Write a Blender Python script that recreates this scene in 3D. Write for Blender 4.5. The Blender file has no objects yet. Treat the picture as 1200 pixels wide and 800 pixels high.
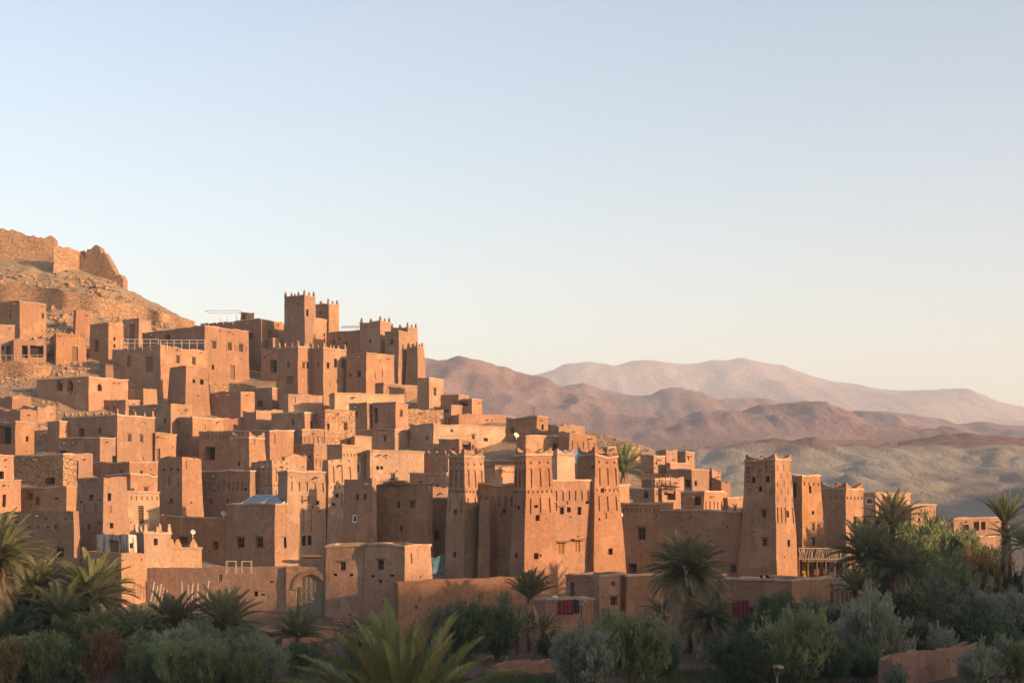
import bpy, math, random
from mathutils import Vector, noise as N
random.seed(7)
R = math.radians
V = Vector
scene = bpy.context.scene
col = scene.collection

# ------------------------------------------------------------------ camera
F = 1200 * 50 / 36.0            # focal length in pixels of the 1200 px wide photograph
HY = 590.0                      # image row of the horizon
cam_d = bpy.data.cameras.new('camera')
cam = bpy.data.objects.new('camera', cam_d); col.objects.link(cam)
cam.rotation_euler = (R(90), 0, 0)
cam_d.lens = 50; cam_d.sensor_width = 36
cam_d.shift_y = (HY - 400) / 1200.0
cam_d.clip_start = 0.5; cam_d.clip_end = 30000
cam_d.dof.use_dof = True; cam_d.dof.focus_distance = 165; cam_d.dof.aperture_fstop = 1.4
scene.camera = cam

# ------------------------------------------------------------------ sky and sun
SUN_EL, SUN_PHI = 12.0, 31.0     # low sun on the right, slightly behind the camera
sdir = V((math.cos(R(SUN_PHI)) * math.cos(R(SUN_EL)), -math.sin(R(SUN_PHI)) * math.cos(R(SUN_EL)), math.sin(R(SUN_EL))))
world = bpy.data.worlds.new('World'); scene.world = world; world.use_nodes = True
wt = world.node_tree
bg = wt.nodes['Background']; bg.inputs['Strength'].default_value = 0.112
sky = wt.nodes.new('ShaderNodeTexSky'); sky.sky_type = 'NISHITA'; sky.sun_disc = False
sky.sun_elevation = R(SUN_EL); sky.sun_rotation = R(90 + SUN_PHI)
sky.air_density = 1.15; sky.dust_density = 5.0; sky.ozone_density = 0.6; sky.altitude = 1200
wt.links.new(sky.outputs[0], bg.inputs['Color'])
sl = bpy.data.lights.new('sun', 'SUN'); sun = bpy.data.objects.new('sun', sl); col.objects.link(sun)
sl.energy = 5.0; sl.angle = R(0.55); sl.color = (1.0, 0.605, 0.315)
sun.rotation_euler = sdir.to_track_quat('Z', 'Y').to_euler()
sun.location = (300, -60, 120)
scene.view_settings.view_transform = 'Standard'; scene.view_settings.look = 'None'
scene.view_settings.gamma = 1.0; scene.view_settings.use_curve_mapping = False
scene.view_settings.exposure = 1.4
scene.cycles.use_denoising = True
scene.cycles.max_bounces = 6; scene.cycles.diffuse_bounces = 3; scene.cycles.transparent_max_bounces = 8
scene.cycles.volume_bounces = 0

# ------------------------------------------------------------------ materials
def mat(name):
    m = bpy.data.materials.new(name); m.use_nodes = True
    nt = m.node_tree; b = nt.nodes['Principled BSDF']
    b.inputs['Roughness'].default_value = 0.9
    b.inputs['Specular IOR Level'].default_value = 0.15
    return m, nt, b
def nd(nt, t, **kw):
    n = nt.nodes.new(t)
    for k, v in kw.items(): setattr(n, k, v)
    return n
def mapping(nt, src, scale):
    mp = nd(nt, 'ShaderNodeMapping'); mp.inputs['Scale'].default_value = scale
    nt.links.new(src, mp.inputs['Vector']); return mp.outputs[0]
def noise_tex(nt, vec, scale, detail=4, rough=0.55):
    n = nd(nt, 'ShaderNodeTexNoise'); n.inputs['Scale'].default_value = scale
    n.inputs['Detail'].default_value = detail; n.inputs['Roughness'].default_value = rough
    nt.links.new(vec, n.inputs['Vector']); return n.outputs['Fac']
def ramp(nt, fac, pts):
    r = nd(nt, 'ShaderNodeValToRGB'); el = r.color_ramp.elements
    while len(el) < len(pts): el.new(0.5)
    for e, (p, c) in zip(el, pts):
        e.position = p; e.color = tuple(c) + (1,) if len(c) == 3 else c
    nt.links.new(fac, r.inputs[0]); return r.outputs[0]
def mix(nt, fac, a, b, blend='MIX'):
    m = nd(nt, 'ShaderNodeMix', data_type='RGBA', blend_type=blend)
    for s, x in ((m.inputs[0], fac), (m.inputs[6], a), (m.inputs[7], b)):
        if hasattr(x, 'links') or hasattr(x, 'is_linked'): nt.links.new(x, s)
        elif isinstance(x, (int, float)): s.default_value = x
        else: s.default_value = tuple(x) + (1,)
    return m.outputs[2]
def maprange(nt, v, a, b, c=0.0, d=1.0, smooth=True):
    m = nd(nt, 'ShaderNodeMapRange'); m.interpolation_type = 'SMOOTHSTEP' if smooth else 'LINEAR'
    for i, x in enumerate((a, b, c, d)): m.inputs[i + 1].default_value = x
    nt.links.new(v, m.inputs[0]); return m.outputs[0]
def math_n(nt, op, a, b=0.0):
    m = nd(nt, 'ShaderNodeMath', operation=op)
    for s, x in ((m.inputs[0], a), (m.inputs[1], b)):
        if isinstance(x, (int, float)): s.default_value = x
        else: nt.links.new(x, s)
    return m.outputs[0]
def bump(nt, b, h, strength=0.5, dist=0.1):
    n = nd(nt, 'ShaderNodeBump'); n.inputs['Strength'].default_value = strength; n.inputs['Distance'].default_value = dist
    nt.links.new(h, n.inputs['Height']); nt.links.new(n.outputs[0], b.inputs['Normal'])

def mud(name, c, c2, streak=0.5, stone=0.0):
    m, nt, b = mat(name)
    pos = nd(nt, 'ShaderNodeNewGeometry').outputs['Position']
    rnd = nd(nt, 'ShaderNodeObjectInfo').outputs['Random']
    n1 = noise_tex(nt, pos, 0.22, 5, 0.6)
    n2 = noise_tex(nt, mapping(nt, pos, (1.6, 1.6, 0.16)), 1.0, 4, 0.6)
    n3 = noise_tex(nt, pos, 3.2, 5, 0.7)
    wv = nd(nt, 'ShaderNodeTexWave', wave_type='BANDS', bands_direction='Z', wave_profile='SAW')
    wv.inputs['Scale'].default_value = 0.36; wv.inputs['Distortion'].default_value = 1.2
    wv.inputs['Detail'].default_value = 3; wv.inputs['Detail Scale'].default_value = 0.5
    nt.links.new(pos, wv.inputs['Vector'])
    base = ramp(nt, n1, [(0.3, [x * 0.9 for x in c2]), (0.5, c2), (0.7, c)])
    base = mix(nt, maprange(nt, n2, 0.45, 0.75, 0.0, 0.7), base, [x * 0.74 for x in c2], 'MIX') if streak else base
    base = mix(nt, maprange(nt, n3, 0.4, 0.8, 0.0, 0.5), base, [min(1, x * 1.28 + .01) for x in c])
    base = mix(nt, maprange(nt, n3, 0.45, 0.30, 0.0, 0.65), base, [x * 0.55 for x in c2])
    base = mix(nt, maprange(nt, wv.outputs['Fac'], 0.88, 1.0, 0.0, 0.14), base, [x * 0.6 for x in c2])
    n6 = noise_tex(nt, pos, 0.42, 3, 0.5)
    base = mix(nt, maprange(nt, n6, 0.575, 0.60, 0.0, 0.5), base, [min(1, x * 1.22) for x in c])
    n7 = noise_tex(nt, mapping(nt, pos, (2.6, 2.6, 0.08)), 1.0, 3, 0.6)
    base = mix(nt, maprange(nt, n7, 0.58, 0.74, 0.0, 0.45), base, [x * 0.62 for x in c2])
    hs = nd(nt, 'ShaderNodeHueSaturation')
    nt.links.new(maprange(nt, rnd, 0, 1, 0.83, 1.15, False), hs.inputs['Value'])
    nt.links.new(maprange(nt, math_n(nt, 'FRACT', math_n(nt, 'MULTIPLY', rnd, 7.31)), 0, 1, 0.495, 0.505, False), hs.inputs['Hue'])
    nt.links.new(maprange(nt, math_n(nt, 'FRACT', math_n(nt, 'MULTIPLY', rnd, 3.77)), 0, 1, 0.9, 1.08, False), hs.inputs['Saturation'])
    nt.links.new(base, hs.inputs['Color'])
    out = hs.outputs[0]
    h = math_n(nt, 'ADD', math_n(nt, 'MULTIPLY', n3, 0.9), math_n(nt, 'MULTIPLY', n1, 0.8))
    if stone:
        vo = nd(nt, 'ShaderNodeTexVoronoi', feature='DISTANCE_TO_EDGE'); vo.inputs['Scale'].default_value = 2.9
        vc = nd(nt, 'ShaderNodeTexVoronoi', feature='F1'); vc.inputs['Scale'].default_value = 2.9
        mv = mapping(nt, pos, (1, 1, 1.6)); nt.links.new(mv, vo.inputs['Vector']); nt.links.new(mv, vc.inputs['Vector'])
        sep = nd(nt, 'ShaderNodeSeparateColor'); nt.links.new(vc.outputs['Color'], sep.inputs[0])
        out = mix(nt, maprange(nt, sep.outputs[0], 0, 1, 0, 0.75), out, [min(1, x * 1.45) for x in c])
        out = mix(nt, maprange(nt, sep.outputs[1], 0.6, 1, 0, 0.6), out, [x * 0.5 for x in c2])
        e = maprange(nt, vo.outputs['Distance'], 0.0, 0.09)
        out = mix(nt, math_n(nt, 'MULTIPLY', math_n(nt, 'SUBTRACT', 1.0, e), 0.6), out, [x * 0.4 for x in c2])
        h = math_n(nt, 'ADD', math_n(nt, 'MULTIPLY', h, 0.5), math_n(nt, 'MULTIPLY', e, 1.0))
    nt.links.new(out, b.inputs['Base Color'])
    bump(nt, b, h, 0.45 if not stone else 0.7, 0.12)
    return m
M = {}
M['mud'] = mud('rammed earth', (0.301, 0.175, 0.112), (0.252, 0.145, 0.091))
M['red'] = mud('red rammed earth', (0.294, 0.159, 0.099), (0.237, 0.125, 0.078))
M['pale'] = mud('pale plaster', (0.387, 0.253, 0.166), (0.326, 0.210, 0.133))
M['stone'] = mud('rubble masonry', (0.333, 0.205, 0.124), (0.261, 0.153, 0.090), stone=1)
M['coping'] = mud('roof edge earth', (0.374, 0.259, 0.184), (0.307, 0.205, 0.143), 0)
M['roof'] = mud('earth roof', (0.281, 0.180, 0.122), (0.220, 0.138, 0.093), 0)
M['orange'] = mud('ochre rammed earth', (0.326, 0.178, 0.104), (0.273, 0.145, 0.084))
def plain(name, c, rough=0.8, var=0.3, scale=3.0, spec=0.2, metal=0.0):
    m, nt, b = mat(name)
    pos = nd(nt, 'ShaderNodeNewGeometry').outputs['Position']
    n = noise_tex(nt, pos, scale, 4, 0.65)
    nt.links.new(ramp(nt, n, [(0.25, [x * (1 - var) for x in c]), (0.75, [min(1, x * (1 + var)) for x in c])]), b.inputs['Base Color'])
    b.inputs['Roughness'].default_value = rough; b.inputs['Specular IOR Level'].default_value = spec; b.inputs['Metallic'].default_value = metal
    return m
M['dark'] = plain('painted interior shade', (0.022, 0.016, 0.013))  # near-black backs of openings: the shade inside is put into the colour
M['wood'] = plain('weathered wood', (0.15, 0.09, 0.055), scale=6)
M['grey_wood'] = plain('grey plank door', (0.19, 0.145, 0.11), scale=5, var=0.5)
M['stick'] = plain('bleached sticks', (0.34, 0.26, 0.195), scale=6)
M['white'] = plain('white paint', (0.55, 0.52, 0.48), var=0.1)
M['metal'] = plain('dull metal', (0.33, 0.32, 0.32), rough=0.5, metal=0.6)
M['tin'] = plain('pale tin roof', (0.42, 0.43, 0.45), rough=0.4, var=0.15)
M['glass'] = plain('dark glass', (0.03, 0.035, 0.045), rough=0.15, spec=0.5)
M['panel'] = plain('solar cell', (0.035, 0.05, 0.09), rough=0.12, spec=0.6)
M['blue'] = plain('blue tarpaulin', (0.10, 0.24, 0.36), var=0.35)
M['teal'] = plain('teal tarpaulin', (0.07, 0.14, 0.175), var=0.5, scale=1.2)
M['yellow'] = plain('sunlit wall yellow', (0.40, 0.24, 0.05), var=0.2)  # yellow of the lit wall under the balcony, light included in the colour
M['ochre_lattice'] = plain('ochre window lattice', (0.34, 0.20, 0.03), var=0.4, scale=9)
M['black_cloth'] = plain('black cloth', (0.018, 0.018, 0.022))
M['blue_cloth'] = plain('dark blue cloth', (0.03, 0.035, 0.06))
M['skin'] = plain('skin', (0.32, 0.18, 0.11), var=0.1)
M['bush_wood'] = plain('bark', (0.10, 0.07, 0.045), scale=5)
M['dead_frond'] = plain('dead frond', (0.31, 0.21, 0.125), var=0.4, scale=2)
M['trunk'] = plain('palm trunk', (0.105, 0.059, 0.035), var=0.5, scale=4)
M['fruit'] = plain('orange date stalks', (0.350, 0.140, 0.021), var=0.35)
def striped(name):
    m, nt, b = mat(name)
    tc = nd(nt, 'ShaderNodeTexCoord').outputs['Object']
    wv = nd(nt, 'ShaderNodeTexWave', wave_type='BANDS', bands_direction='X'); wv.inputs['Scale'].default_value = 0.9
    wv.inputs['Distortion'].default_value = 0.6
    nt.links.new(tc, wv.inputs['Vector'])
    n = noise_tex(nt, tc, 5, 3)
    c = ramp(nt, wv.outputs['Fac'], [(0.15, (0.21, 0.02, 0.018)), (0.5, (0.27, 0.04, 0.028)), (0.62, (0.27, 0.16, 0.12)), (0.75, (0.06, 0.012, 0.015))])
    c = mix(nt, maprange(nt, n, 0.5, 0.8, 0, 0.4), c, (0.10, 0.02, 0.02))
    nt.links.new(c, b.inputs['Base Color']); return m
M['carpet'] = striped('striped red wool')
def peeling(name):
    m, nt, b = mat(name)
    pos = nd(nt, 'ShaderNodeNewGeometry').outputs['Position']
    n = noise_tex(nt, mapping(nt, pos, (1.9, 1.9, 0.35)), 1.3, 5, 0.7)
    c = ramp(nt, n, [(0.46, (0.225, 0.14, 0.095)), (0.54, (0.40, 0.37, 0.345))])
    nt.links.new(c, b.inputs['Base Color']); return m
M['peeling'] = peeling('peeling whitewash')

def leafmat(name, cols, trans=0.38):
    m, nt, b = mat(name)
    rnd = nd(nt, 'ShaderNodeObjectInfo').outputs['Random']
    tc = nd(nt, 'ShaderNodeTexCoord').outputs['Object']
    n = noise_tex(nt, tc, 1.1, 3, 0.6)
    c = ramp(nt, n, [(0.25, cols[0]), (0.5, cols[1]), (0.75, cols[2])])
    hs = nd(nt, 'ShaderNodeHueSaturation')
    nt.links.new(maprange(nt, rnd, 0, 1, 0.7, 1.3, False), hs.inputs['Value'])
    nt.links.new(maprange(nt, math_n(nt, 'FRACT', math_n(nt, 'MULTIPLY', rnd, 5.3)), 0, 1, 0.47, 0.52, False), hs.inputs['Hue'])
    nt.links.new(c, hs.inputs['Color']); nt.links.new(hs.outputs[0], b.inputs['Base Color'])
    b.inputs['Roughness'].default_value = 0.6
    tr = nd(nt, 'ShaderNodeBsdfTranslucent'); nt.links.new(hs.outputs[0], tr.inputs['Color'])
    mx = nd(nt, 'ShaderNodeMixShader'); mx.inputs[0].default_value = trans
    nt.links.new(b.outputs[0], mx.inputs[1]); nt.links.new(tr.outputs[0], mx.inputs[2])
    nt.links.new(mx.outputs[0], nt.nodes['Material Output'].inputs['Surface'])
    return m
M['leaf_olive'] = leafmat('olive green leaves', [(0.116, 0.140, 0.059), (0.177, 0.195, 0.088), (0.250, 0.250, 0.128)])
M['leaf_grey'] = leafmat('grey green leaves', [(0.152, 0.171, 0.112), (0.226, 0.232, 0.161), (0.305, 0.299, 0.220)])
M['leaf_dark'] = leafmat('dark green leaves', [(0.067, 0.091, 0.044), (0.100, 0.124, 0.061), (0.140, 0.159, 0.083)])
M['leaf_brown'] = leafmat('drying brown leaves', [(0.120, 0.083, 0.037), (0.185, 0.124, 0.055), (0.251, 0.178, 0.088)])
M['frond'] = leafmat('palm fronds', [(0.12, 0.13, 0.058), (0.185, 0.18, 0.088), (0.28, 0.24, 0.13)])
M['frond_fg'] = leafmat('large palm fronds', trans=0.2, cols=[(0.13, 0.155, 0.06), (0.195, 0.205, 0.078), (0.31, 0.27, 0.11)])
M['grass'] = leafmat('grass', [(0.054, 0.081, 0.027), (0.087, 0.108, 0.044), (0.141, 0.129, 0.065)])
M['straw'] = leafmat('dry straw', [(0.183, 0.141, 0.081), (0.259, 0.195, 0.118), (0.324, 0.249, 0.162)])

# ------------------------------------------------------------------ mesh helpers
class MB:
    def __init__(s): s.v = []; s.f = []; s.m = []
    def quad(s, a, b, c, d, mi=0):
        n = len(s.v); s.v += [V(a), V(b), V(c), V(d)]; s.f.append((n, n + 1, n + 2, n + 3)); s.m.append(mi)
    def poly(s, pts, mi=0):
        n = len(s.v); s.v += [V(p) for p in pts]; s.f.append(tuple(range(n, n + len(pts)))); s.m.append(mi)
    def box(s, c, ax, ay, az, mi=0, top=1.0):
        n = len(s.v)
        for k in (-1, 1):
            q = top if k > 0 else 1.0
            for i, j in ((-1, -1), (1, -1), (1, 1), (-1, 1)): s.v.append(c + ax * i * q + ay * j * q + az * k)
        for f in ((0, 3, 2, 1), (4, 5, 6, 7), (0, 1, 5, 4), (1, 2, 6, 5), (2, 3, 7, 6), (3, 0, 4, 7)):
            s.f.append(tuple(n + i for i in f)); s.m.append(mi)
    def tube(s, pts, rads, n=6, mi=0):
        base = len(s.v); pts = [V(p) for p in pts]
        for k, p in enumerate(pts):
            d = (pts[min(k + 1, len(pts) - 1)] - pts[max(k - 1, 0)]).normalized()
            a = d.orthogonal().normalized() if abs(d.z) > 0.95 else d.cross(V((0, 0, 1))).normalized()
            b = d.cross(a)
            for i in range(n):
                t = 2 * math.pi * i / n; s.v.append(p + (a * math.cos(t) + b * math.sin(t)) * rads[k])
        for k in range(len(pts) - 1):
            for i in range(n):
                j = (i + 1) % n
                s.f.append((base + k * n + i, base + k * n + j, base + (k + 1) * n + j, base + (k + 1) * n + i)); s.m.append(mi)
        s.f.append(tuple(base + i for i in range(n))[::-1]); s.m.append(mi)
        s.f.append(tuple(base + (len(pts) - 1) * n + i for i in range(n))); s.m.append(mi)
    def prism(s, pts, off, mi=0):
        n = len(s.v); k = len(pts); s.v += [V(p) for p in pts] + [V(p) + off for p in pts]
        s.f.append(tuple(range(n, n + k))); s.f.append(tuple(range(n + k, n + 2 * k))[::-1]); s.m += [mi, mi]
        for i in range(k):
            j = (i + 1) % k; s.f.append((n + i, n + j, n + k + j, n + k + i)); s.m.append(mi)
    def mesh(s, name, mats, o=V((0, 0, 0)), sharp=None):
        me = bpy.data.meshes.new(name)
        me.from_pydata([tuple(p - o) for p in s.v], [], s.f)
        for mm in (mats if isinstance(mats, (list, tuple)) else [mats]): me.materials.append(mm)
        me.polygons.foreach_set('material_index', s.m)
        if sharp:
            me.shade_smooth(); me.set_sharp_from_angle(angle=R(sharp))
        me.update(); return me
    def build(s, name, mats, parent=None, sharp=None, loc=None):
        off = V(loc) if loc is not None else V((0, 0, 0))
        p = parent
        if p is not None:
            off = V((0, 0, 0))
            while p is not None: off += V(p.location); p = p.parent
        me = s.mesh(name, mats, off, sharp)
        ob = bpy.data.objects.new(name, me); col.objects.link(ob)
        if parent is not None: ob.parent = parent
        else: ob.location = off
        return ob
def tag(o, label=None, cat=None, group=None, kind=None):
    if label: o['label'] = label
    if cat: o['category'] = cat
    if group: o['group'] = group
    if kind or cat: o['kind'] = kind or 'thing'
    return o
def empty(name, loc, label=None, cat=None, group=None):
    o = bpy.data.objects.new(name, None); col.objects.link(o); o.location = loc; o.empty_display_size = 0.5
    return tag(o, label, cat, group)
def lerp(tab, x):
    if x <= tab[0][0]: return tab[0][1:]
    for a, b in zip(tab, tab[1:]):
        if x <= b[0]:
            t = (x - a[0]) / (b[0] - a[0]); t = t * t * (3 - 2 * t) * 0.5 + t * 0.5
            return tuple(p + (q - p) * t for p, q in zip(a[1:], b[1:]))
    return tab[-1][1:]

# ------------------------------------------------------------------ lie of the land
SKY = [(-900, 300, 330), (-300, 268, 340), (0, 294, 330), (70, 302, 325), (115, 314, 320), (140, 326, 317), (150, 340, 314), (180, 355, 310), (232, 379, 300),
       (300, 405, 285), (400, 440, 265), (490, 458, 250), (530, 480, 240), (600, 498, 228), (640, 506, 222), (700, 509, 216),
       (730, 514, 214), (755, 521, 212), (780, 531, 210), (800, 545, 207), (830, 568, 203), (870, 592, 200), (950, 606, 230), (1200, 614, 250), (1700, 616, 250)]
FG = [(-400, -1.0), (0, -2.2), (6, -3.4), (25, -6.6), (45, -9.6), (70, -11.7), (100, -12.5), (118, -12.4), (128, -11.6)]
PL = [(200, -11.5), (300, -11.0), (360, -10.0), (450, -6.5), (550, -1.0), (650, 9.0), (750, 18), (850, 26), (950, 31), (1100, 38), (1245, 47), (1275, 57), (1400, 59), (7000, 60)]
def sstep(a, b, x):
    t = max(0.0, min(1.0, (x - a) / (b - a))); return t * t * (3 - 2 * t)
def plain_h(X, Y):
    h = lerp(PL, Y)[0]
    k = sstep(380, 600, Y)
    if k > 0:
        wx, wy = X / 60.0, Y / 60.0
        h += k * (3.2 * (N.noise(V((wx * 0.55 + 3, wy * 0.35, 1.7)))) + 4.0 * (abs(N.noise(V((wx * 1.6, wy * 0.8, 4.2)))) - 0.25)) * (1 - sstep(1000, 1250, Y))
        wp = .5 * N.noise(V((Y / 70, X / 50, 1)))
        gl = 0.0
        for wl, am in ((34, 1.0), (15, .6), (7.5, .36)): gl += am * abs(N.noise(V((X / wl + wp * 30 / wl, Y / (wl * 2.6), wl))))
        h += (gl - .5) * 5.0 * k * (1 - sstep(1060, 1240, Y))
        h += 15 * math.exp(-((X - 292) / 75) ** 2 - ((Y - 900) / 110) ** 2)
        h += 10 * math.exp(-((X - 165) / 70) ** 2 - ((Y - 860) / 90) ** 2)
        h += 1.6 * k * N.noise(V((X / 90, Y / 25, 9))) * sstep(1150, 1300, Y)
    return h
def ground_h(X, Y):
    if Y <= 128:
        return lerp(FG, Y)[0] + 0.25 * N.noise(V((X * 0.12, Y * 0.12, 0))) * sstep(20, 60, Y)
    px = 600 + F * X / Y
    ys, Yr = lerp(SKY, px)
    y0 = HY + 11.6 * F / 128
    t = (Y - 128) / (Yr - 128)
    p = plain_h(X, Y)
    if t <= 1:
        yp = y0 + (ys - y0) * (t ** 0.8)
        h = (HY - yp) * Y / F
    else:
        hr = (HY - ys) * Yr / F
        h = hr + (p - hr) * sstep(0, 1, (Y - Yr) / (30 + 1.3 * max(0, hr + 12)))
    if 136 < Y < 168 and 690 < px < 900:
        w_ = sstep(690, 716, px) * (1 - sstep(876, 900, px)) * sstep(136, 141, Y) * (1 - sstep(163, 168, Y)); h += (min(h, -8.7) - h) * w_
    rough = sstep(130, 200, Y) * (1 - sstep(500, 700, Y))
    up = sstep(5, 35, h)
    h += rough * (0.35 * N.noise(V((X * 0.16, Y * 0.16, 5))) + up * (1.1 * N.noise(V((X * 0.07, Y * 0.07, 2))) + 0.55 * N.noise(V((X * 0.33, Y * 0.33, 7)))))
    return h
def proj(p): return 600 + F * p.x / p.y, HY - F * p.z / p.y
def ray(px, py, y0=40.0, y1=330.0):
    u = (px - 600) / F; w = (HY - py) / F
    Y = y0; prev = Y
    while Y < y1:
        if ground_h(u * Y, Y) >= w * Y:
            a, b = prev, Y
            for _ in range(14):
                m_ = (a + b) / 2
                if ground_h(u * m_, m_) >= w * m_: b = m_
                else: a = m_
            return b
        prev = Y; Y += 1.0
    return y1 - 15
def at(px, py, Y): return V(((px - 600) / F * Y, Y, (HY - py) * Y / F))
def on_ground(px, py):
    Y = ray(px, py); return at(px, py, Y)

# ground sheet
def ground_mat():
    m, nt, b = mat('ground')
    pos = nd(nt, 'ShaderNodeNewGeometry').outputs['Position']
    sp = nd(nt, 'ShaderNodeSeparateXYZ'); nt.links.new(pos, sp.inputs[0])
    n1 = noise_tex(nt, pos, 0.05, 5, 0.6); n2 = noise_tex(nt, pos, 0.6, 6, 0.7); n3 = noise_tex(nt, pos, 3.0, 4, 0.7)
    nf = noise_tex(nt, mapping(nt, pos, (0.012, 0.004, 0.03)), 1.0, 6, 0.65)
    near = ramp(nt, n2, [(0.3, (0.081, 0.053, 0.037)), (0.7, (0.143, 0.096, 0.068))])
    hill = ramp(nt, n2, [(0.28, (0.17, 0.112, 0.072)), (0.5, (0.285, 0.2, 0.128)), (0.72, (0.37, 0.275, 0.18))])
    hill = mix(nt, maprange(nt, n3, 0.55, 0.75), hill, (0.099, 0.068, 0.046))
    bad = ramp(nt, nf, [(0.30, (0.14, 0.10, 0.078)), (0.45, (0.21, 0.178, 0.138)), (0.62, (0.245, 0.215, 0.168)), (0.8, (0.21, 0.15, 0.107))])
    red = ramp(nt, noise_tex(nt, pos, 0.03, 4), [(0.3, (0.143, 0.077, 0.053)), (0.7, (0.192, 0.108, 0.071))])
    plat = ramp(nt, nf, [(0.3, (0.118, 0.081, 0.065)), (0.7, (0.174, 0.124, 0.099))])
    z = math_n(nt, 'ADD', sp.outputs[2], math_n(nt, 'MULTIPLY', math_n(nt, 'SUBTRACT', n1, 0.5), 14.0))
    Yd = math_n(nt, 'ADD', sp.outputs[1], math_n(nt, 'MULTIPLY', math_n(nt, 'SUBTRACT', n1, 0.5), 120.0))
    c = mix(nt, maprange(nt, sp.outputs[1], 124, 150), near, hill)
    c = mix(nt, maprange(nt, Yd, 330, 430), c, red)
    c = mix(nt, maprange(nt, Yd, 430, 520), c, bad)
    c = mix(nt, math_n(nt, 'MULTIPLY', maprange(nt, z, 30, 35.5), maprange(nt, sp.outputs[1], 400, 460)), c, red)
    c = mix(nt, maprange(nt, Yd, 960, 1080), c, plat)
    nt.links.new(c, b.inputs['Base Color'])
    n5 = noise_tex(nt, mapping(nt, pos, (0.16, 0.05, 0.1)), 1.0, 6, 0.7)
    bump(nt, b, math_n(nt, 'ADD', math_n(nt, 'ADD', n2, math_n(nt, 'MULTIPLY', n3, 0.4)), math_n(nt, 'MULTIPLY', n5, maprange(nt, sp.outputs[1], 350, 600, 0, 6))), 0.8, 0.5)
    return m
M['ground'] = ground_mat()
us = [-30, -8, -3, -1.6, -1.0, -0.7, -0.55] + [-0.45 + i * 0.0042 for i in range(215)] + [0.55, 0.7, 1.0, 1.6, 3, 8, 30]
ys_ = []
y = 3.0
while y < 6300:
    ys_.append(y)
    y += 1.3 if 118 < y < 345 else (max(1.0, y * 0.03) if y <= 118 else (1.3 + max(0, y - 320) * 0.0065 if y < 1330 else y * .03))
g = MB()
for yy in ys_:
    for u in us:
        X = max(-2350, min(2350, u * yy)) if abs(u) > 0.5 else u * yy
        g.v.append(V((X, yy, ground_h(X, yy) if yy > 128 or abs(u) < 1.7 else lerp(FG, yy)[0])))
nu = len(us)
for i in range(len(ys_) - 1):
    for j in range(nu - 1):
        k = i * nu + j; g.f.append((k, k + 1, k + nu + 1, k + nu)); g.m.append(0)
n0 = len(g.v)                    # the land behind the camera
for yy in (-900, -500, -60, 3.0):
    for X in (-2350, -300, -60, -5, 5, 60, 300, 2350): g.v.append(V((X, yy, lerp(FG, yy)[0] if yy > -60 else -2.0)))
for i in range(3):
    for j in range(7):
        k = n0 + i * 8 + j; g.f.append((k, k + 1, k + 9, k + 8)); g.m.append(0)
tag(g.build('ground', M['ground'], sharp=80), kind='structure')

# hills and mountains
def rock_mat(name, c1, c2, c3, sc):
    m, nt, b = mat(name)
    pos = nd(nt, 'ShaderNodeNewGeometry').outputs['Position']
    n1 = noise_tex(nt, mapping(nt, pos, (sc, sc * 0.5, sc * 2.5)), 1.0, 7, 0.65)
    n2 = noise_tex(nt, pos, sc * 9, 5, 0.7)
    c = ramp(nt, n1, [(0.3, c1), (0.5, c2), (0.7, c3)])
    c = mix(nt, maprange(nt, n2, 0.55, 0.8, 0, 0.55), c, [x * 0.6 for x in c1])
    nt.links.new(c, b.inputs['Base Color'])
    n3 = noise_tex(nt, pos, sc * 45, 4, 0.7)
    c = mix(nt, maprange(nt, n3, 0.52, 0.72, 0, 0.5), c, [x * 0.7 for x in c1]); nt.links.new(c, b.inputs['Base Color'])
    bump(nt, b, math_n(nt, 'ADD', n2, math_n(nt, 'MULTIPLY', n3, 0.25)), 0.9, 0.06 / sc); return m
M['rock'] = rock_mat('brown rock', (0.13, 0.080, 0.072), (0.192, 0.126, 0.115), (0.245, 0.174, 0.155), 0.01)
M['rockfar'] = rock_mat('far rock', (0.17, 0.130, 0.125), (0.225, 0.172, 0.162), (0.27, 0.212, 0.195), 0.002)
def ridge(pts, Yc, front, back, amp, m, seed, zbase=40, nx=220, ny=46, base_slope=0.0):
    g = MB()
    x0, x1 = pts[0][0], pts[-1][0]
    for j in range(ny):
        v = -1 + 2.0 * j / (ny - 1)
        for i in range(nx):
            px = x0 + (x1 - x0) * i / (nx - 1)
            X = (px - 600) / F * Yc; Y = Yc + (v * front if v < 0 else v * back)
            hc = (HY - lerp(pts, px)[0]) * Yc / F
            s = 1 - abs(v)
            k = max(0.0, s) ** 0.85
            w = V((X / front * 1.9, Y / front * 0.9, seed))
            rg = 0
            a = 1.0; fq = 1.0
            for o in range(5):
                rg += a * (0.42 - abs(N.noise(w * fq + V((o * 7.1, 0, 0))))); a *= 0.52; fq *= 2.05
            z = zbase + (hc - zbase) * k + amp * rg * (min(1, s * 3.0) * (1 - 0.82 * sstep(0.75, 1.0, s)))
            g.v.append(V((X, Y, z if s > 0.001 else zbase - 30)))
    for j in range(ny - 1):
        for i in range(nx - 1):
            k = j * nx + i; g.f.append((k, k + 1, k + nx + 1, k + nx)); g.m.append(0)
    return g.build('hill', m, sharp=70)
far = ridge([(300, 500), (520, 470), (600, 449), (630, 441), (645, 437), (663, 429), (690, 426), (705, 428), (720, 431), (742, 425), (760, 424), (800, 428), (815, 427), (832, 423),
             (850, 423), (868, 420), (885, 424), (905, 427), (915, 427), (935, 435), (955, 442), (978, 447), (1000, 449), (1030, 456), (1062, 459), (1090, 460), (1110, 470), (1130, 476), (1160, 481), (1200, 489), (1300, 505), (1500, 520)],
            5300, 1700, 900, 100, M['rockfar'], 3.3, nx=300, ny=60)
far.name = 'mountains'; tag(far, kind='structure')
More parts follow.
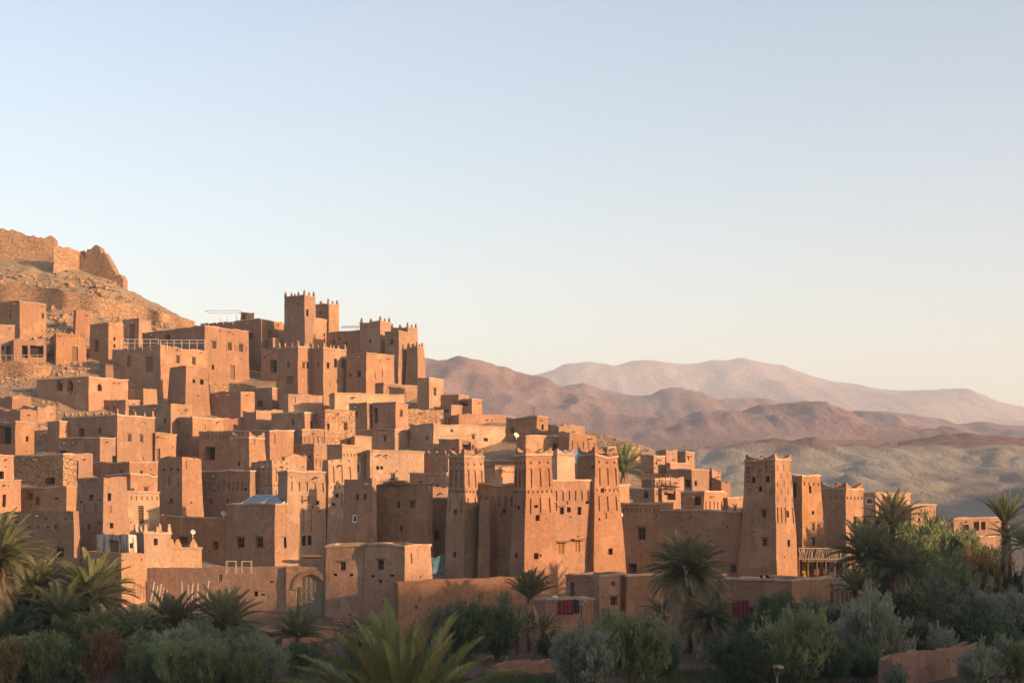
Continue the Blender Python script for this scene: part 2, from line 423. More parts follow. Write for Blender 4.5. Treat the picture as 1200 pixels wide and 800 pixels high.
tag(ridge([(560, 510), (640, 462), (665, 449), (682, 447), (705, 455), (735, 464), (757, 467), (772, 463), (800, 464), (830, 470), (880, 473), (930, 480), (1000, 500), (1100, 520)], 2400, 520, 420, 45, M['rock'], 8.1), kind='structure')
tag(ridge([(900, 520), (960, 490), (985, 483), (1030, 482), (1060, 484), (1100, 488), (1122, 495), (1150, 493), (1175, 497), (1200, 500), (1300, 510), (1500, 518)], 2150, 420, 330, 30, M['rock'], 5.7), kind='structure')
tag(ridge([(200, 440), (330, 415), (430, 412), (495, 420), (530, 426), (560, 429), (590, 436), (605, 442), (635, 446), (655, 455), (680, 462), (720, 474), (745, 480), (765, 489), (790, 503), (830, 520), (880, 530)], 1750, 420, 420, 40, M['rock'], 1.2, ny=60), kind='structure')
tag(ridge([(700, 530), (760, 512), (790, 499), (812, 488), (850, 486), (875, 484), (888, 476), (925, 474), (955, 475), (970, 484), (1000, 496), (1040, 506), (1080, 514), (1140, 525)], 1560, 220, 300, 20, M['rock'], 6.4, zbase=55), kind='structure')
# the ridge on the right, outside the frame, behind which the sun stands: it keeps the valley floor in shade
g = MB()
nyh = 110
for i in range(nyh):
    Yv = -420 + i * 14.0
    xc_ = 330 + (0.42 * max(0, Yv - 180))
    hc = 67.0 + 0.25 * max(-40, min(85, -35 - Yv)) + 1.2 * N.noise(V((Yv * 0.03, 3, 1))) + 0.6 * N.noise(V((Yv * 0.1, 3, 5))) + 0.028 * max(0, Yv - 180)
    hc *= sstep(-420, -250, Yv)
    for k in range(9):
        v = -1 + k / 4.0
        g.v.append(V((xc_ + v * 130, Yv, -14 + (hc + 14) * (1 - abs(v)) ** 0.9)))
for i in range(nyh - 1):
    for k in range(8):
        q = i * 9 + k; g.f.append((q, q + 1, q + 10, q + 9)); g.m.append(0)
tag(g.build('hill', M['rock'], sharp=70), kind='structure')

# haze: the evening air between here and the mountains
hz = MB(); hz.box(V((0, 2750, 300)), V((2420, 0, 0)), V((0, 3720, 0)), V((0, 0, 322)))
hm = bpy.data.materials.new('evening haze'); hm.use_nodes = True
hn = hm.node_tree; hn.nodes.remove(hn.nodes['Principled BSDF'])
pv = hn.nodes.new('ShaderNodeVolumePrincipled'); pv.inputs['Density'].default_value = HAZE = 1.8e-4
pv.inputs['Color'].default_value = (0.74, 0.81, 1.0, 1); pv.inputs['Anisotropy'].default_value = 0.0
hn.links.new(pv.outputs[0], hn.nodes['Material Output'].inputs['Volume'])
tag(hz.build('haze', hm), kind='stuff')

# ------------------------------------------------------------------ earth houses, towers and walls
def wob(p, k=1.0):
    return N.noise_vector(p * 0.21) * 0.11 * k + N.noise_vector(p * 0.8) * 0.05 * k
HS = {}
class House: pass
UZ = V((0, 0, 1))
def house(name, label, cat, xl, xc, xr, yt, yb, a=None, rho=1.0, bat=0.012, m='mud', ops=(), top='coping', group=None,
          pat=(), Y=None, amin=33, rmin=3.0, ruin=0.0, hi=1.15, cop='coping'):
    """a flat-roofed earth building: xl, xc, xr are the left end, near corner and right end of its top edge as seen from the hill opposite"""
    if Y is None: Y = ray(xc, yb)
    th = math.atan((xc - 600) / F)
    AMIN = R(amin)
    if a is None: ar = max(R(14), min(R(72), math.atan((xr - xc) / max(1, xc - xl) / rho) + th))
    else: ar = R(a)
    ar = max(ar, AMIN)
    zb = (HY - yb) * Y / F
    b = bat * ((yb - yt) * Y / F)
    Yt = Y + b
    zt = (HY - yt) * Yt / F
    u = (xc - 600) / F; ul = (xl - 600) / F; ur = (xr - 600) / F
    P = V((u * Yt, Yt, 0)); dL = V((-math.cos(ar), math.sin(ar), 0)); dR = V((math.sin(ar), math.cos(ar), 0))
    L = (P.x - ul * P.y) / (math.cos(ar) + ul * math.sin(ar))
    den = math.sin(ar) - ur * math.cos(ar)
    Rr = (ur * P.y - P.x) / den if den > 0.02 else 30
    L = max(1.0, min(60, L)); Rr = max(rmin, min(45, Rr))
    def bo(p, il, ir, bb): return p + dL * (bb * il) + dR * (bb * ir)
    t4 = [(L, 0, 1, -1), (0, 0, -1, -1), (0, Rr, -1, 1), (L, Rr, 1, 1)]     # left, front, right, back corner
    zlow = min([zb] + [min(zb, ground_h(*(bo(P + dL * l + dR * r, il, ir, b).xy))) for l, r, il, ir in t4]) - 1.2
    H = zt - zlow
    bH = bat * H
    top4 = [P + dL * l + dR * r for l, r, il, ir in t4]
    bot4 = [bo(P + dL * l + dR * r, il, ir, bH) for l, r, il, ir in t4]
    def drop(p):
        if not ruin: return 0.0
        n = N.noise(p * 0.28 + V((3.3, 1.7, 0))) + 0.6 * N.noise(p * 0.9)
        return ruin * max(0.0, round((0.35 + n) * 4) / 4) + ruin * 0.12 * N.noise(p * 2.1)
    def fp(k, s, t, raw=False):
        k2 = (k + 1) % 4
        pb = bot4[k].lerp(bot4[k2], s); pt = top4[k].lerp(top4[k2], s)
        p = pb.lerp(pt, t); h = H
        if not raw and ruin: h = H - drop(V((pt.x, pt.y, 0)))
        p.z = zlow + h * t
        if not raw:
            p = p + wob(p)
            if t > 0.6: p.z += (t - .6) / .4 * (tlx * (p.x - P.x) + tly * (p.y - P.y))
            if t > 0.999: p.z -= .55 * max(0.0, N.noise(V((p.x * .3 + sd, p.y * .3, sd))) - .28)
            if t > 0.999: p.z += 0.10 * N.noise(V((p.x * .45, p.y * .45, 3.0))) + .06 * N.noise(V((p.x * 1.6, p.y * 1.6, 8.0)))
        return p
    def inv(k, px, py):
        s = t = 0.5
        for _ in range(7):
            p0 = fp(k, s, t, True); x0, y0 = proj(p0)
            x1, y1 = proj(fp(k, s + .01, t, True)); x2, y2 = proj(fp(k, s, t + .01, True))
            a_, b_, c_, d_ = (x1 - x0) / .01, (x2 - x0) / .01, (y1 - y0) / .01, (y2 - y0) / .01
            D = a_ * d_ - b_ * c_
            if abs(D) < 1e-6: return None
            ex, ey = px - x0, py - y0
            s += max(-1, min(1, (d_ * ex - b_ * ey) / D)); t += max(-1, min(1, (-c_ * ex + a_ * ey) / D))
        return s, t
    lens = [L, Rr, L, Rr]
    sd = (xl * 1.37 + yt * .73) % 50; tr_ = random.Random(int(sd * 100)); tl_ = .018 if top != 'pin' else .006
    tlx, tly = tr_.uniform(-tl_, tl_), tr_.uniform(-tl_, tl_)
    skx, sky2 = tr_.uniform(-.03, .03), tr_.uniform(-.03, .03)
    top4[0] = top4[0] + dR * (skx * L); top4[3] = top4[3] + dR * (skx * L) * .5; bot4[0] = bot4[0] + dR * (skx * L); bot4[3] = bot4[3] + dR * (skx * L) * .5
    root = empty(name, (P.x, P.y - 0, zb), label, cat, group)
    openings = {0: [], 1: [], 2: [], 3: []}
    for o in ops:
        kind, f, px, py, w, h = o[:6]
        k = 0 if f == 'L' else 1
        A = inv(k, px - w / 2, py + h / 2); B = inv(k, px + w / 2, py - h / 2)
        if not A or not B: continue
        s0, s1 = sorted((A[0], B[0])); t0, t1 = sorted((A[1], B[1]))
        c_ = (s0 + s1) / 2; wmin = 0.42 / lens[k]
        if s1 - s0 < wmin: s0, s1 = c_ - wmin / 2, c_ + wmin / 2
        s0, s1, t0, t1 = max(.015, s0), min(.985, s1), max(.02, t0), min(.985, t1)
        if s1 - s0 > 0.004 and t1 - t0 > 0.004: openings[k].append((kind, s0, s1, t0, t1))
    def addm(k, kind, s, wid, z0, z1):       # an opening given in metres: s along the face, z below the top
        a0, a1 = (s - wid / 2) / lens[k], (s + wid / 2) / lens[k]
        if a0 > 0.02 and a1 < 0.98 and z1 < H - 1: openings[k].append((kind, a0, a1, 1 - z1 / H, 1 - z0 / H))
    for pk in pat:
        p_, f = pk[0], pk[1]
        k = 0 if f == 'L' else 1
        W = lens[k]; off = pk[2] if len(pk) > 2 else 0.0
        if p_ == 'kasbah':
            n = max(3, int(W / .78))
            for i in range(n):
                s = W * (i + 0.5) / n
                addm(k, 'n', s, min(.42, .45 * W / n), 1.25 + off, 3.0 + off)
                addm(k, 'n', s, min(.2, .2 * W / n), 4.1 + off, 5.6 + off)
            for i in range(n * 2):
                addm(k, 'n', W * (i + 0.5) / (2 * n), min(.24, .22 * W / n), 3.35 + off, 3.6 + off)
            for i in range(n): addm(k, 'n', W * (i + 0.5) / n, .26, 0.55 + off, 0.8 + off)
        elif p_ == 'arcade':
            n = max(2, int(W / 0.72))
            for i in range(n): addm(k, 'n', W * (i + 0.5) / n, .36, .75 + off, 1.75 + off)
        elif p_ == 'dots':
            n = max(3, int(W / 0.75))
            for i in range(n): addm(k, 'n', W * (i + 0.5) / n, .3, .55 + off, .9 + off)
        elif p_ == 'dentil':
            n = max(3, int(W / 0.55))
            for i in range(min(40, n)): addm(k, 'n', W * (i + 0.5) / min(40, n), .2, .3 + off, .75 + off)
        elif p_ == 'slits':
            n = max(3, int(W / 0.9))
            for i in range(n): addm(k, 'n', W * (i + 0.5) / n, .32, .9 + off, 2.6 + off)
        elif p_ == 'lattice':               # carved geometric panels over the whole top of a tower
            n = max(3, int(W / 0.7))
            for j in range(5):
                for i in range(n):
                    if (i + j) % 2 == 0: addm(k, 'm', W * (i + 0.5) / n, .40, 0.7 + j * .85 + off, 1.3 + j * .85 + off)
            for i in range(n): addm(k, 'n', W * (i + 0.5) / n, .22, 5.2 + off, 6.9 + off)
    hr = random.Random(int(xl * 13 + yt * 7))
    for k in (0, 1):
        vis = (yb - yt) * Y / F
        if not openings[k] and not pat and not ruin and cat in ('house', 'kasbah', 'hut') and lens[k] > 3.2 and vis > 3.2:
            for i in range(1 if lens[k] < 6 else 2 if lens[k] < 10 else 3):
                ww = hr.uniform(.38, .6); z0_ = hr.uniform(.9, min(2.6, vis - 1.8)); addm(k, hr.choice('wwo'), lens[k] * hr.uniform(.14, .86), ww, z0_, z0_ + ww * hr.uniform(1.2, 1.8))
    for k in (0, 1):
        for i in range(min(16, int(lens[k] * (H - 1.2) / 14))):
            q = hr.uniform(.10, .20); addm(k, 'h', hr.uniform(.3, max(.4, lens[k] - .3)), q, (z_ := hr.uniform(.5, max(.6, H - 1.8))), z_ + q * hr.uniform(.9, 1.6))
    w = MB(); toploop = []
    depth = {'w': .28, 'd': .30, 'o': 1.1, 'n': .13, 'm': .07, 'h': .30, 'a': .8, 'y': .14, 'wl': .2, 'wh': .2}
    later = []
    for k in range(4):
        ops_k = openings[k]
        # drop an opening that collides with an earlier one
        keep = []
        for o in ops_k:
            if all(o[2] <= q[1] or o[1] >= q[2] or o[4] <= q[3] or o[3] >= q[4] for q in keep): keep.append(o)
        ops_k = keep
        S = {0.0, 1.0}; T = {0.0, 1.0}
        for o in ops_k:
            S |= {o[1], o[2]}; T |= {o[3], o[4]}
            if o[0] == 'a':
                ww = o[2] - o[1]; hh = o[4] - o[3]
                S |= {o[1] + .18 * ww, o[2] - .18 * ww}; T |= {o[4] - .28 * hh, o[4] - .12 * hh}
        step = 0.85 if not ruin else 0.55
        for i in range(1, max(2, int(lens[k] / step))):
            x = i / max(2, int(lens[k] / step))
            if all(abs(x - q) * lens[k] > .2 for q in S): S.add(x)
        for i in range(1, max(2, int(H / 1.5))):
            x = i / max(2, int(H / 1.5))
            if all(abs(x - q) * H > .2 for q in T): T.add(x)
        S = sorted(S); T = sorted(T); nS = len(S); base = len(w.v)
        grid = [[fp(k, s, t) for s in S] for t in T]
        for row in grid: w.v += row
        toploop += grid[-1][:-1]
        for j in range(len(T) - 1):
            tm = (T[j] + T[j + 1]) / 2
            for i in range(nS - 1):
                sm = (S[i] + S[i + 1]) / 2; hole = False
                for o in ops_k:
                    if o[1] < sm < o[2] and o[3] < tm < o[4]:
                        hole = True
                        if o[0] == 'a':
                            fs = abs((sm - o[1]) / (o[2] - o[1]) - .5) * 2; ft = (tm - o[3]) / (o[4] - o[3])
                            if (ft > .72 and fs > .64) : hole = False
                        break
                if not hole:
                    q = base + j * nS + i; w.f.append((q, q + 1, q + nS + 1, q + nS)); w.m.append(0)
        nrm = (top4[(k + 1) % 4] - top4[k]).cross(V((0, 0, 1))).normalized()
        for o in ops_k:
            kind, s0, s1, t0, t1 = o; d = depth[kind]
            c4 = [fp(k, s0, t0), fp(k, s1, t0), fp(k, s1, t1), fp(k, s0, t1)]
            n4 = [p - nrm * d for p in c4]
            for i in range(4): w.quad(c4[i], n4[i], n4[(i + 1) % 4], c4[(i + 1) % 4])
            if kind in 'nmh': w.quad(*n4, 1 if kind == 'h' else 0)
            elif kind in ('o', 'a'):
                w.quad(*n4, 1)
            else: later.append((kind, c4, n4, nrm))
    w.build('wall', [M[m], M['dark']], root, sharp=40)
    # roof and roof edge
    cen = (top4[0] + top4[2]) / 2
    def loc(p):
        q = p - P; return q.dot(dL), q.dot(dR)
    inner = []
    th_ = min(.4, L * .2, Rr * .2)
    for p in toploop:
        l, r = loc(p)
        l2 = max(th_, min(L - th_, l)); r2 = max(th_, min(Rr - th_, r))
        inner.append(P + dL * l2 + dR * r2 + V((0, 0, p.z)))
    rf = MB(); n = len(toploop)
    for i in range(n):
        j = (i + 1) % n; di = inner[i] - V((0, 0, .55)); dj = inner[j] - V((0, 0, .55))
        rf.quad(toploop[i], toploop[j], inner[j], inner[i]); rf.quad(inner[i], inner[j], dj, di)
    zr = zt - .55 - ruin
    rf.poly([V((p.x, p.y, zr if ruin else p.z - .55)) for p in inner])
    rf.build('roof', M['roof' if m not in ('red', 'stone') else m], root, sharp=40)
    if top in ('coping', 'horn', 'pin', 'crenel'):
        cp = MB(); o_ = .10; hh = .17 if top == 'coping' else .2
        outer = []; up = []; upi = []
        for p, q in zip(toploop, inner):
            l, r = loc(p); dv = V((0, 0, 0))
            if l < .25: dv -= dL
            if l > L - .25: dv += dL
            if r < .25: dv -= dR
            if r > Rr - .25: dv += dR
            jit = .05 * N.noise(p * 1.3)
            outer.append(p + dv * o_ - V((0, 0, .03))); up.append(p + dv * (o_ - .03) + V((0, 0, hh + jit))); upi.append(q + V((0, 0, hh + jit)))
        for i in range(n):
            j = (i + 1) % n
            cp.quad(outer[i], outer[j], up[j], up[i]); cp.quad(up[i], up[j], upi[j], upi[i])
            cp.quad(upi[i], upi[j], inner[j] - V((0, 0, .02)), inner[i] - V((0, 0, .02))); cp.quad(toploop[i], toploop[j], outer[j], outer[i])
        cp.build('roof_edge', M[cop], root, sharp=40)
    cr = [P.copy(), P + dR * Rr, P + dL * L + dR * Rr, P + dL * L]
    ax = [(dL, dR), (dL, -dR), (-dL, -dR), (-dL, dR)]
    ll = [(L, Rr)] * 4
    if top == 'horn':
        for c, (e1, e2) in zip(cr, ax):
            mb = MB(); c = V((c.x, c.y, zt + .19)); 
            for e, inn, Ln in ((e1, e2, L), (e2, e1, Rr)):
                l = min(1.5, Ln * .46); h = hi * (.5 + .1 * random.random())
                prof = [(0, 0), (l, 0), (l, .14), (l * .7, h * .3), (l * .38, h * .62), (0.1, h), (0.0, h)]
                mb.prism([c + e * x + V((0, 0, zz)) + inn * .03 for x, zz in prof], inn * min(.38, Ln * .15))
            mb.build('merlon', M[m], root)
    if top == 'pin':
        for c, (e1, e2) in zip(cr, ax):
            mb = MB(); mb.box(V((c.x, c.y, zt + .2 + .4)) + (e1 + e2) * .2, e1 * .2, e2 * .2, V((0, 0, .42)), top=.55); mb.build('finial', M[m], root)
        for k, (e, Ln) in enumerate(((dL, L), (dR, Rr))):
            nn = max(1, int(Ln / 1.6) - 1)
            for i in range(nn):
                mb = MB(); c = P + e * (Ln * (i + 1) / (nn + 1)); e2 = dR if k == 0 else dL
                mb.box(V((c.x, c.y, zt + .2 + .28)) + e2 * .2, e * .17, e2 * .17, V((0, 0, .3)), top=.5); mb.build('finial', M[m], root)
    if top == 'crenel':
        for k, (e, Ln, e2) in enumerate(((dL, L, dR), (dR, Rr, dL))):
            nn = max(2, int(Ln / 1.35))
            for i in range(nn):
                c = P + e * (Ln * (i + .5) / nn) + e2 * .2; mb = MB(); zz = zt + .2
                for q, (ww, h) in enumerate(((.42, .3), (.3, .26), (.16, .24))):
                    mb.box(V((c.x, c.y, zz + h / 2 - .02)), e * ww, e2 * .2, V((0, 0, h / 2 + .01)), top=.9); zz += h
                mb.build('merlon', M[m], root)
    sr = random.Random(int(xc * 7 + yb))
    if top in ('coping', None) and sr.random() < .6 and yb < 700:
        for k, (e, Ln, out) in enumerate(((dL, L, -dR), (dR, Rr, -dL))):
            if Ln < 3: continue
            for _ in range(1 if Ln < 7 else 2):
                q = P + e * (Ln * sr.uniform(.12, .88)) + V((0, 0, zt - .5 - ruin)); ln = sr.uniform(.25, .45)
                sp_ = MB(); d_ = (out - UZ * .12).normalized(); sp_.box(q + d_ * ln * .8, d_ * ln, e * .08, UZ * .06); sp_.build('rain_spout', M['wood'], root)
    # windows and doors
    for kind, c4, n4, nrm in later:
        ex = (n4[1] - n4[0]); ez = (n4[3] - n4[0]); wd, ht = ex.length, ez.length
        ex.normalize(); ez.normalize(); c = (n4[0] + n4[2]) / 2
        if kind == 'd':
            mb = MB(); npl = max(2, int(wd / .3))
            for i in range(npl):
                mb.box(c + ex * (wd * ((i + .5) / npl - .5)) + nrm * .03 * (1 + (i % 2) * .3), ex * (wd / npl * .47), nrm * .03, ez * (ht * .5 + .03))
            mb.quad(*[p + nrm * .004 for p in n4], 1)
            mb.build('door', [M['wood'], M['dark']], root)
        else:
            mb = MB(); mb.quad(*[p + nrm * .004 for p in n4], 0)
            if kind == 'wl':
                nb = max(3, int(ht / .28))
                for i in range(nb): mb.box(c + ez * (ht * ((i + .5) / nb - .5)) + nrm * .06, ex * wd * .5, nrm * .03, ez * (ht / nb * .22), 1)
            if kind == 'y':
                for i in range(3): mb.box(c + ex * (wd * (i / 2 - .5)) + nrm * .05, ex * .035, nrm * .03, ez * ht * .5, 1)
                nb = 6
                for i in range(nb + 1): mb.box(c + ez * (ht * (i / nb - .5)) + nrm * .055, ex * wd * .5, nrm * .03, ez * .035, 1)
            win = mb.build('window', [M['dark'] if kind != 'wh' else M['glass'], M['ochre_lattice' if kind == 'y' else 'wood']], root)
            if wd > .55 and ht > .6 and kind in ('w', 'wh'):
                fb = MB(); fm = 'wood' if kind == 'w' else 'white'; t_ = .05 if kind == 'w' else .085
                for sg in (-1, 1):
                    fb.box(c + ex * sg * (wd / 2 - t_) + nrm * .08, ex * t_, nrm * .04, ez * ht * .5)
                    fb.box(c + ez * sg * (ht / 2 - t_) + nrm * .08, ex * (wd * .5 - t_ * 2), nrm * .04, ez * t_)
                if kind == 'w':
                    fb.box(c + nrm * .08, ex * .03, nrm * .03, ez * (ht * .5 - t_ * 2)); fb.box(c + nrm * .075, ex * (wd * .5 - t_ * 2), nrm * .03, ez * .03)
                fb.build('frame', M[fm], win)
            if kind in ('w', 'y') and wd > .5:
                lb = MB(); q = (c4[3] + c4[2]) / 2 + ez * .10 + nrm * (.22 if kind == 'y' else .02)
                lb.box(q, ex * (wd * .5 + (.45 if kind == 'y' else .18)), nrm * (.26 if kind == 'y' else .05), ez * .07)
                lb.build('lintel', M['wood'], win)
    h = HS[label] = House(); h.root = root; h.P = P; h.dL = dL; h.dR = dR; h.L = L; h.R = Rr; h.zt = zt; h.zb = zb; h.Y = Y; h.inv = inv; h.fp = fp
    return h

# the fort and the retaining wall on the hill top: rubble walls following the slope
def ribbon(name, label, pts, m='stone', thick=0.8, jag=0.5, group=None, cat='wall', ybias=-0.8, straight=False):
    """pts: (px, y of foot, y of top) as seen; the foot is laid on the slope"""
    P = []
    for i in range(len(pts) - 1):
        a, b = pts[i], pts[i + 1]; n = max(1, int(abs(b[0] - a[0]) / 3))
        for k in range(n): P.append([a[q] + (b[q] - a[q]) * k / n for q in range(3)])
    P.append(list(pts[-1]))
    Ys = [ray(p[0], p[1]) for p in P]
    for _ in range(6): Ys = [Ys[0]] + [(Ys[i - 1] + Ys[i] * 2 + Ys[i + 1]) / 4 for i in range(1, len(Ys) - 1)] + [Ys[-1]]
    if straight: Ys = [Ys[0] + (Ys[-1] - Ys[0]) * (q[0] - P[0][0]) / (P[-1][0] - P[0][0]) for q in P]
    w = MB(); nz = 5
    for i, p in enumerate(P):
        f = at(p[0], p[1], Ys[i] + ybias); zt = (HY - p[2]) * f.y / F
        zt += jag * (0.6 * N.noise(f * .45) + .7 * round(2.5 * N.noise(f * .9)) / 2.5 + .3 * N.noise(f * 2.2))
        z0 = min(f.z, ground_h(f.x, f.y), ground_h(f.x, f.y + thick)) - (5.0 if straight else 1.5)
        for k in range(nz):
            q = V((f.x, f.y, z0 + (zt - z0) * k / (nz - 1))); w.v.append(q + wob(q, 2.0))
        for k in range(nz):
            q = V((f.x + .1, f.y + thick, zt + (z0 - zt) * k / (nz - 1))); w.v.append(q + wob(q, 2.0))
    n = nz * 2
    for i in range(len(P) - 1):
        for k in range(n - 1):
            q = i * n + k; w.f.append((q, q + n, q + n + 1, q + 1)); w.m.append(0)
    for e in (0, len(P) - 1): w.f.append(tuple(e * n + k for k in range(n))); w.m.append(0)
    f = at(P[0][0], P[0][1], Ys[0])
    return tag(w.build(name, M[m], loc=f, sharp=50), label, cat, group)

# ================================================================== the village, from the hill top down
# fort on the hill
ribbon('stone_wall', 'broken stone rampart at the very top left of the hill', [(-160, 296, 262), (-60, 294, 265), (0, 294, 268), (20, 297, 271), (30, 300, 275), (63, 305, 279)], jag=.9, thick=2.5, straight=True, group='fort walls on the hilltop')
ribbon('stone_wall', 'grey crumbled wall in the gap between the two hilltop ruins', [(63, 302, 289), (75, 304, 290), (85, 307, 291), (98, 312, 295)], jag=1.0, thick=1.5, straight=True, group='fort walls on the hilltop')
ribbon('ruined_tower', 'ruined masonry tower stub at the right end of the hilltop fort', [(74, 309, 297), (85, 311, 300), (99, 316, 303), (102, 317, 290), (110, 319, 287), (116, 321, 288), (122, 323, 295), (130, 326, 306), (137, 332, 320), (144, 337, 328)], jag=1.9, thick=3.5, straight=True, group='fort walls on the hilltop', cat='ruin')
ribbon('retaining_wall', 'long stone retaining wall slanting across the upper hillside', [(-40, 351, 328), (0, 353, 332), (22, 354, 334), (27, 353, 333), (60, 356, 338), (100, 363, 345), (150, 371, 355), (190, 377, 366), (226, 382, 375)], jag=.4, thick=1.0, ybias=-2.2)
ribbon('retaining_wall', 'crumbling stone bank under the uppermost terrace houses at far left', [(-20, 438, 423), (0, 440, 423), (20, 441, 424), (45, 440, 426), (58, 438, 428)], jag=.5, thick=1.0)

def H(*a, **k): return house(*a, **k)
# ---- upper left
H('mud_house', 'big plain dark-sided house below the retaining wall at far left', 'house', -15, 23, 54, 352, 402, a=30, ops=[('w', 'R', 50, 370, 2.5, 5)])
H('mud_house', 'low sunlit house with two slit windows at the left edge, upper terrace', 'house', -16, -10, 17, 380, 427, a=60, ops=[('w', 'R', 9.5, 411, 4.5, 10), ('o', 'R', 3, 408, 1.5, 4)])
H('ruined_house', 'roofless sunlit house with wide dark opening on the upper terrace', 'house', 12, 16, 55, 396, 428, a=66, ops=[('o', 'R', 29, 412, 7, 14), ('o', 'R', 43, 411, 16, 13)], top=None, ruin=.5, m='red')
H('ruined_tower', 'narrow broken pillar-like tower remnant on the upper left slope', 'ruin', 86, 89, 101, 361, 395, a=55, top=None, ruin=.7, m='red')
H('mud_house', 'orange sunlit house with a dark doorway and cornice, upper left', 'house', 57, 66, 101, 389, 428, a=64, m='orange', pat=[('dentil', 'R', -.1)], ops=[('d', 'R', 88, 414, 6.5, 17)], ruin=.25, top=None)
H('mud_house', 'boxy house with dark shaded left wall and black doorway, upper left', 'house', 106, 127, 144, 379, 428, ops=[('o', 'L', 113, 405, 5, 14), ('o', 'R', 134, 397, 1.6, 4), ('o', 'R', 134, 405, 1.8, 4)])
H('mud_house', 'small stair house with tall wooden door beside the terrace railing', 'house', 144, 163, 167, 374, 412, a=22, ops=[('d', 'L', 155, 390, 7, 20)], cop='roof')
H('mud_house', 'tall sunlit house with rows of small windows left of the rooftop frame', 'house', 165, 240, 291, 382, 456, a=38, bat=.02,
  ops=[('o', 'L', 196, 396, 7, 9), ('w', 'R', 251, 404, 4.5, 8.5), ('w', 'R', 269.5, 406, 4.5, 8.5), ('n', 'R', 265, 407, 1.8, 5.5), ('n', 'R', 275.3, 407.5, 1.8, 6), ('n', 'R', 278.5, 408, 1.8, 5.5), ('w', 'R', 283, 407.5, 4.5, 9), ('n', 'R', 288, 409, 2, 5.5), ('o', 'R', 250, 430, 2.6, 5.5), ('d', 'R', 272.5, 436, 5, 16), ('n', 'R', 270, 391, 7, 2)])
H('terrace_house', 'house with white-railed roof terrace and dark left wall, upper left', 'house', 130, 188, 243, 405, 468, a=36,
  ops=[('d', 'L', 151, 423, 4.5, 13), ('d', 'L', 175, 427, 9, 19), ('w', 'R', 208.5, 421, 4, 9), ('w', 'R', 227, 423, 4, 8.5), ('n', 'R', 205, 409, 6, 2)])
H('mud_house', 'tiny lean-to hut with flat brushwood roof below the white railing', 'hut', 118, 124, 150, 427, 446, a=60, cop='wood')
H('mud_house', 'shaded house with two black arched windows, left side', 'house', 42, 104, 150, 442, 482, a=34, rmin=6,
  ops=[('a', 'L', 69.5, 452, 7, 13), ('a', 'L', 82, 452, 7, 13), ('h', 'L', 83, 461, 2, 3), ('a', 'R', 117, 454, 5, 8)])
H('mud_tower', 'squat flaring tower house with two small openings below the terrace', 'house', 199, 218, 243, 428, 490, a=46, bat=.05, ops=[('o', 'R', 227, 446, 3, 4), ('o', 'R', 236.5, 447, 4, 6), ('o', 'R', 213, 447, 3, 4)], top=None, ruin=.15)
H('mud_house', 'tall house with one dark window and flat coping above the broken stub', 'house', 150, 200, 225, 474, 538, a=30, ops=[('o', 'R', 214, 494, 5.5, 8), ('n', 'R', 213, 482, 12, 1.4)])
H('mud_house', 'small block with a bright yellow end wall among shaded roofs', 'house', 145, 168, 176, 455, 486, a=30, top=None, m='mud')
H('mud_house', 'low windowless annex with two slits in the shade, left', 'house', 115, 147, 151, 469, 492, a=22, ops=[('o', 'L', 126, 478, 1.8, 5), ('o', 'L', 134, 478, 1.8, 5)])
H('mud_house', 'large sunlit house with spiked roof corners and three small windows', 'house', 74, 137, 181, 487, 553, a=34, top='pin',
  ops=[('o', 'L', 95, 507, 7, 10), ('o', 'L', 117, 505, 4, 7), ('w', 'R', 152, 513, 4, 8.5), ('w', 'R', 166, 514, 3.6, 8.5), ('n', 'R', 135, 522, 6, 1.4), ('n', 'R', 168, 495, 5, 1.6), ('n', 'R', 167, 537, 2.4, 4)])
H('mud_house', 'lower front block of the spiked-corner house with a sunlit end', 'house', 70, 117, 139, 513, 555, a=32, ops=[('o', 'L', 74, 530, 8, 5)])
H('mud_house', 'short stub of a house in shade beside the rocky hollow', 'house', 56, 70, 87, 494, 540, a=40)
H('mud_house', 'small sunlit house with a red-brown door right of the spiked roof', 'house', 178, 182, 200, 507, 550, a=60, ops=[('d', 'R', 185.5, 532, 4.5, 13), ('n', 'R', 187, 513, 7, 1.5)])
H('mud_house', 'plain sunlit wall block behind the left kasbah tower', 'house', 197, 226, 262, 489, 545, a=46, ops=[('n', 'R', 240, 500, 3, 5)])
H('mud_house', 'house with a wide dark porch at the left edge of the village', 'house', -14, 18, 38, 494, 545, a=36, ops=[('o', 'L', 6, 509, 15, 23), ('o', 'R', 31.5, 514, 2, 6)])
H('mud_house', 'shaded stub with rubble roof above the dark porch, far left', 'house', -12, 24, 33, 477, 508, a=24, top=None, ruin=.6, m='red')
H('mud_house', 'sliver of a sunlit orange house at the left edge of frame', 'house', -16, -12, 12, 533, 583, a=56, ops=[('o', 'R', 2, 556, 5, 9)], m='orange')
H('stone_house', 'long dark rubble-stone house with a black opening, left', 'house', 14, 74, 80, 533, 576, a=18, m='stone', ops=[('o', 'L', 58, 563, 12, 8)])
H('mud_gateway', 'small ruined gateway with stepped side and grey door, left', 'gateway', 77, 82, 97, 531, 574, a=58, ops=[('d', 'R', 89, 551, 6, 24), ('o', 'R', 84, 548, 2, 5)], top=None, ruin=.2)
H('mud_house', 'low two-level block with sunlit end behind the wide-windowed house', 'house', 104, 152, 186, 541, 572, a=34)
H('mud_house', 'shaded parapet block just behind the wide-windowed house', 'house', 124, 153, 188, 556, 592, a=38)
H('mud_house', 'narrow sunlit house with tall slot window at the left edge', 'house', -16, -4, 9, 563, 612, a=46, ops=[('o', 'R', 5, 586, 3, 15)])
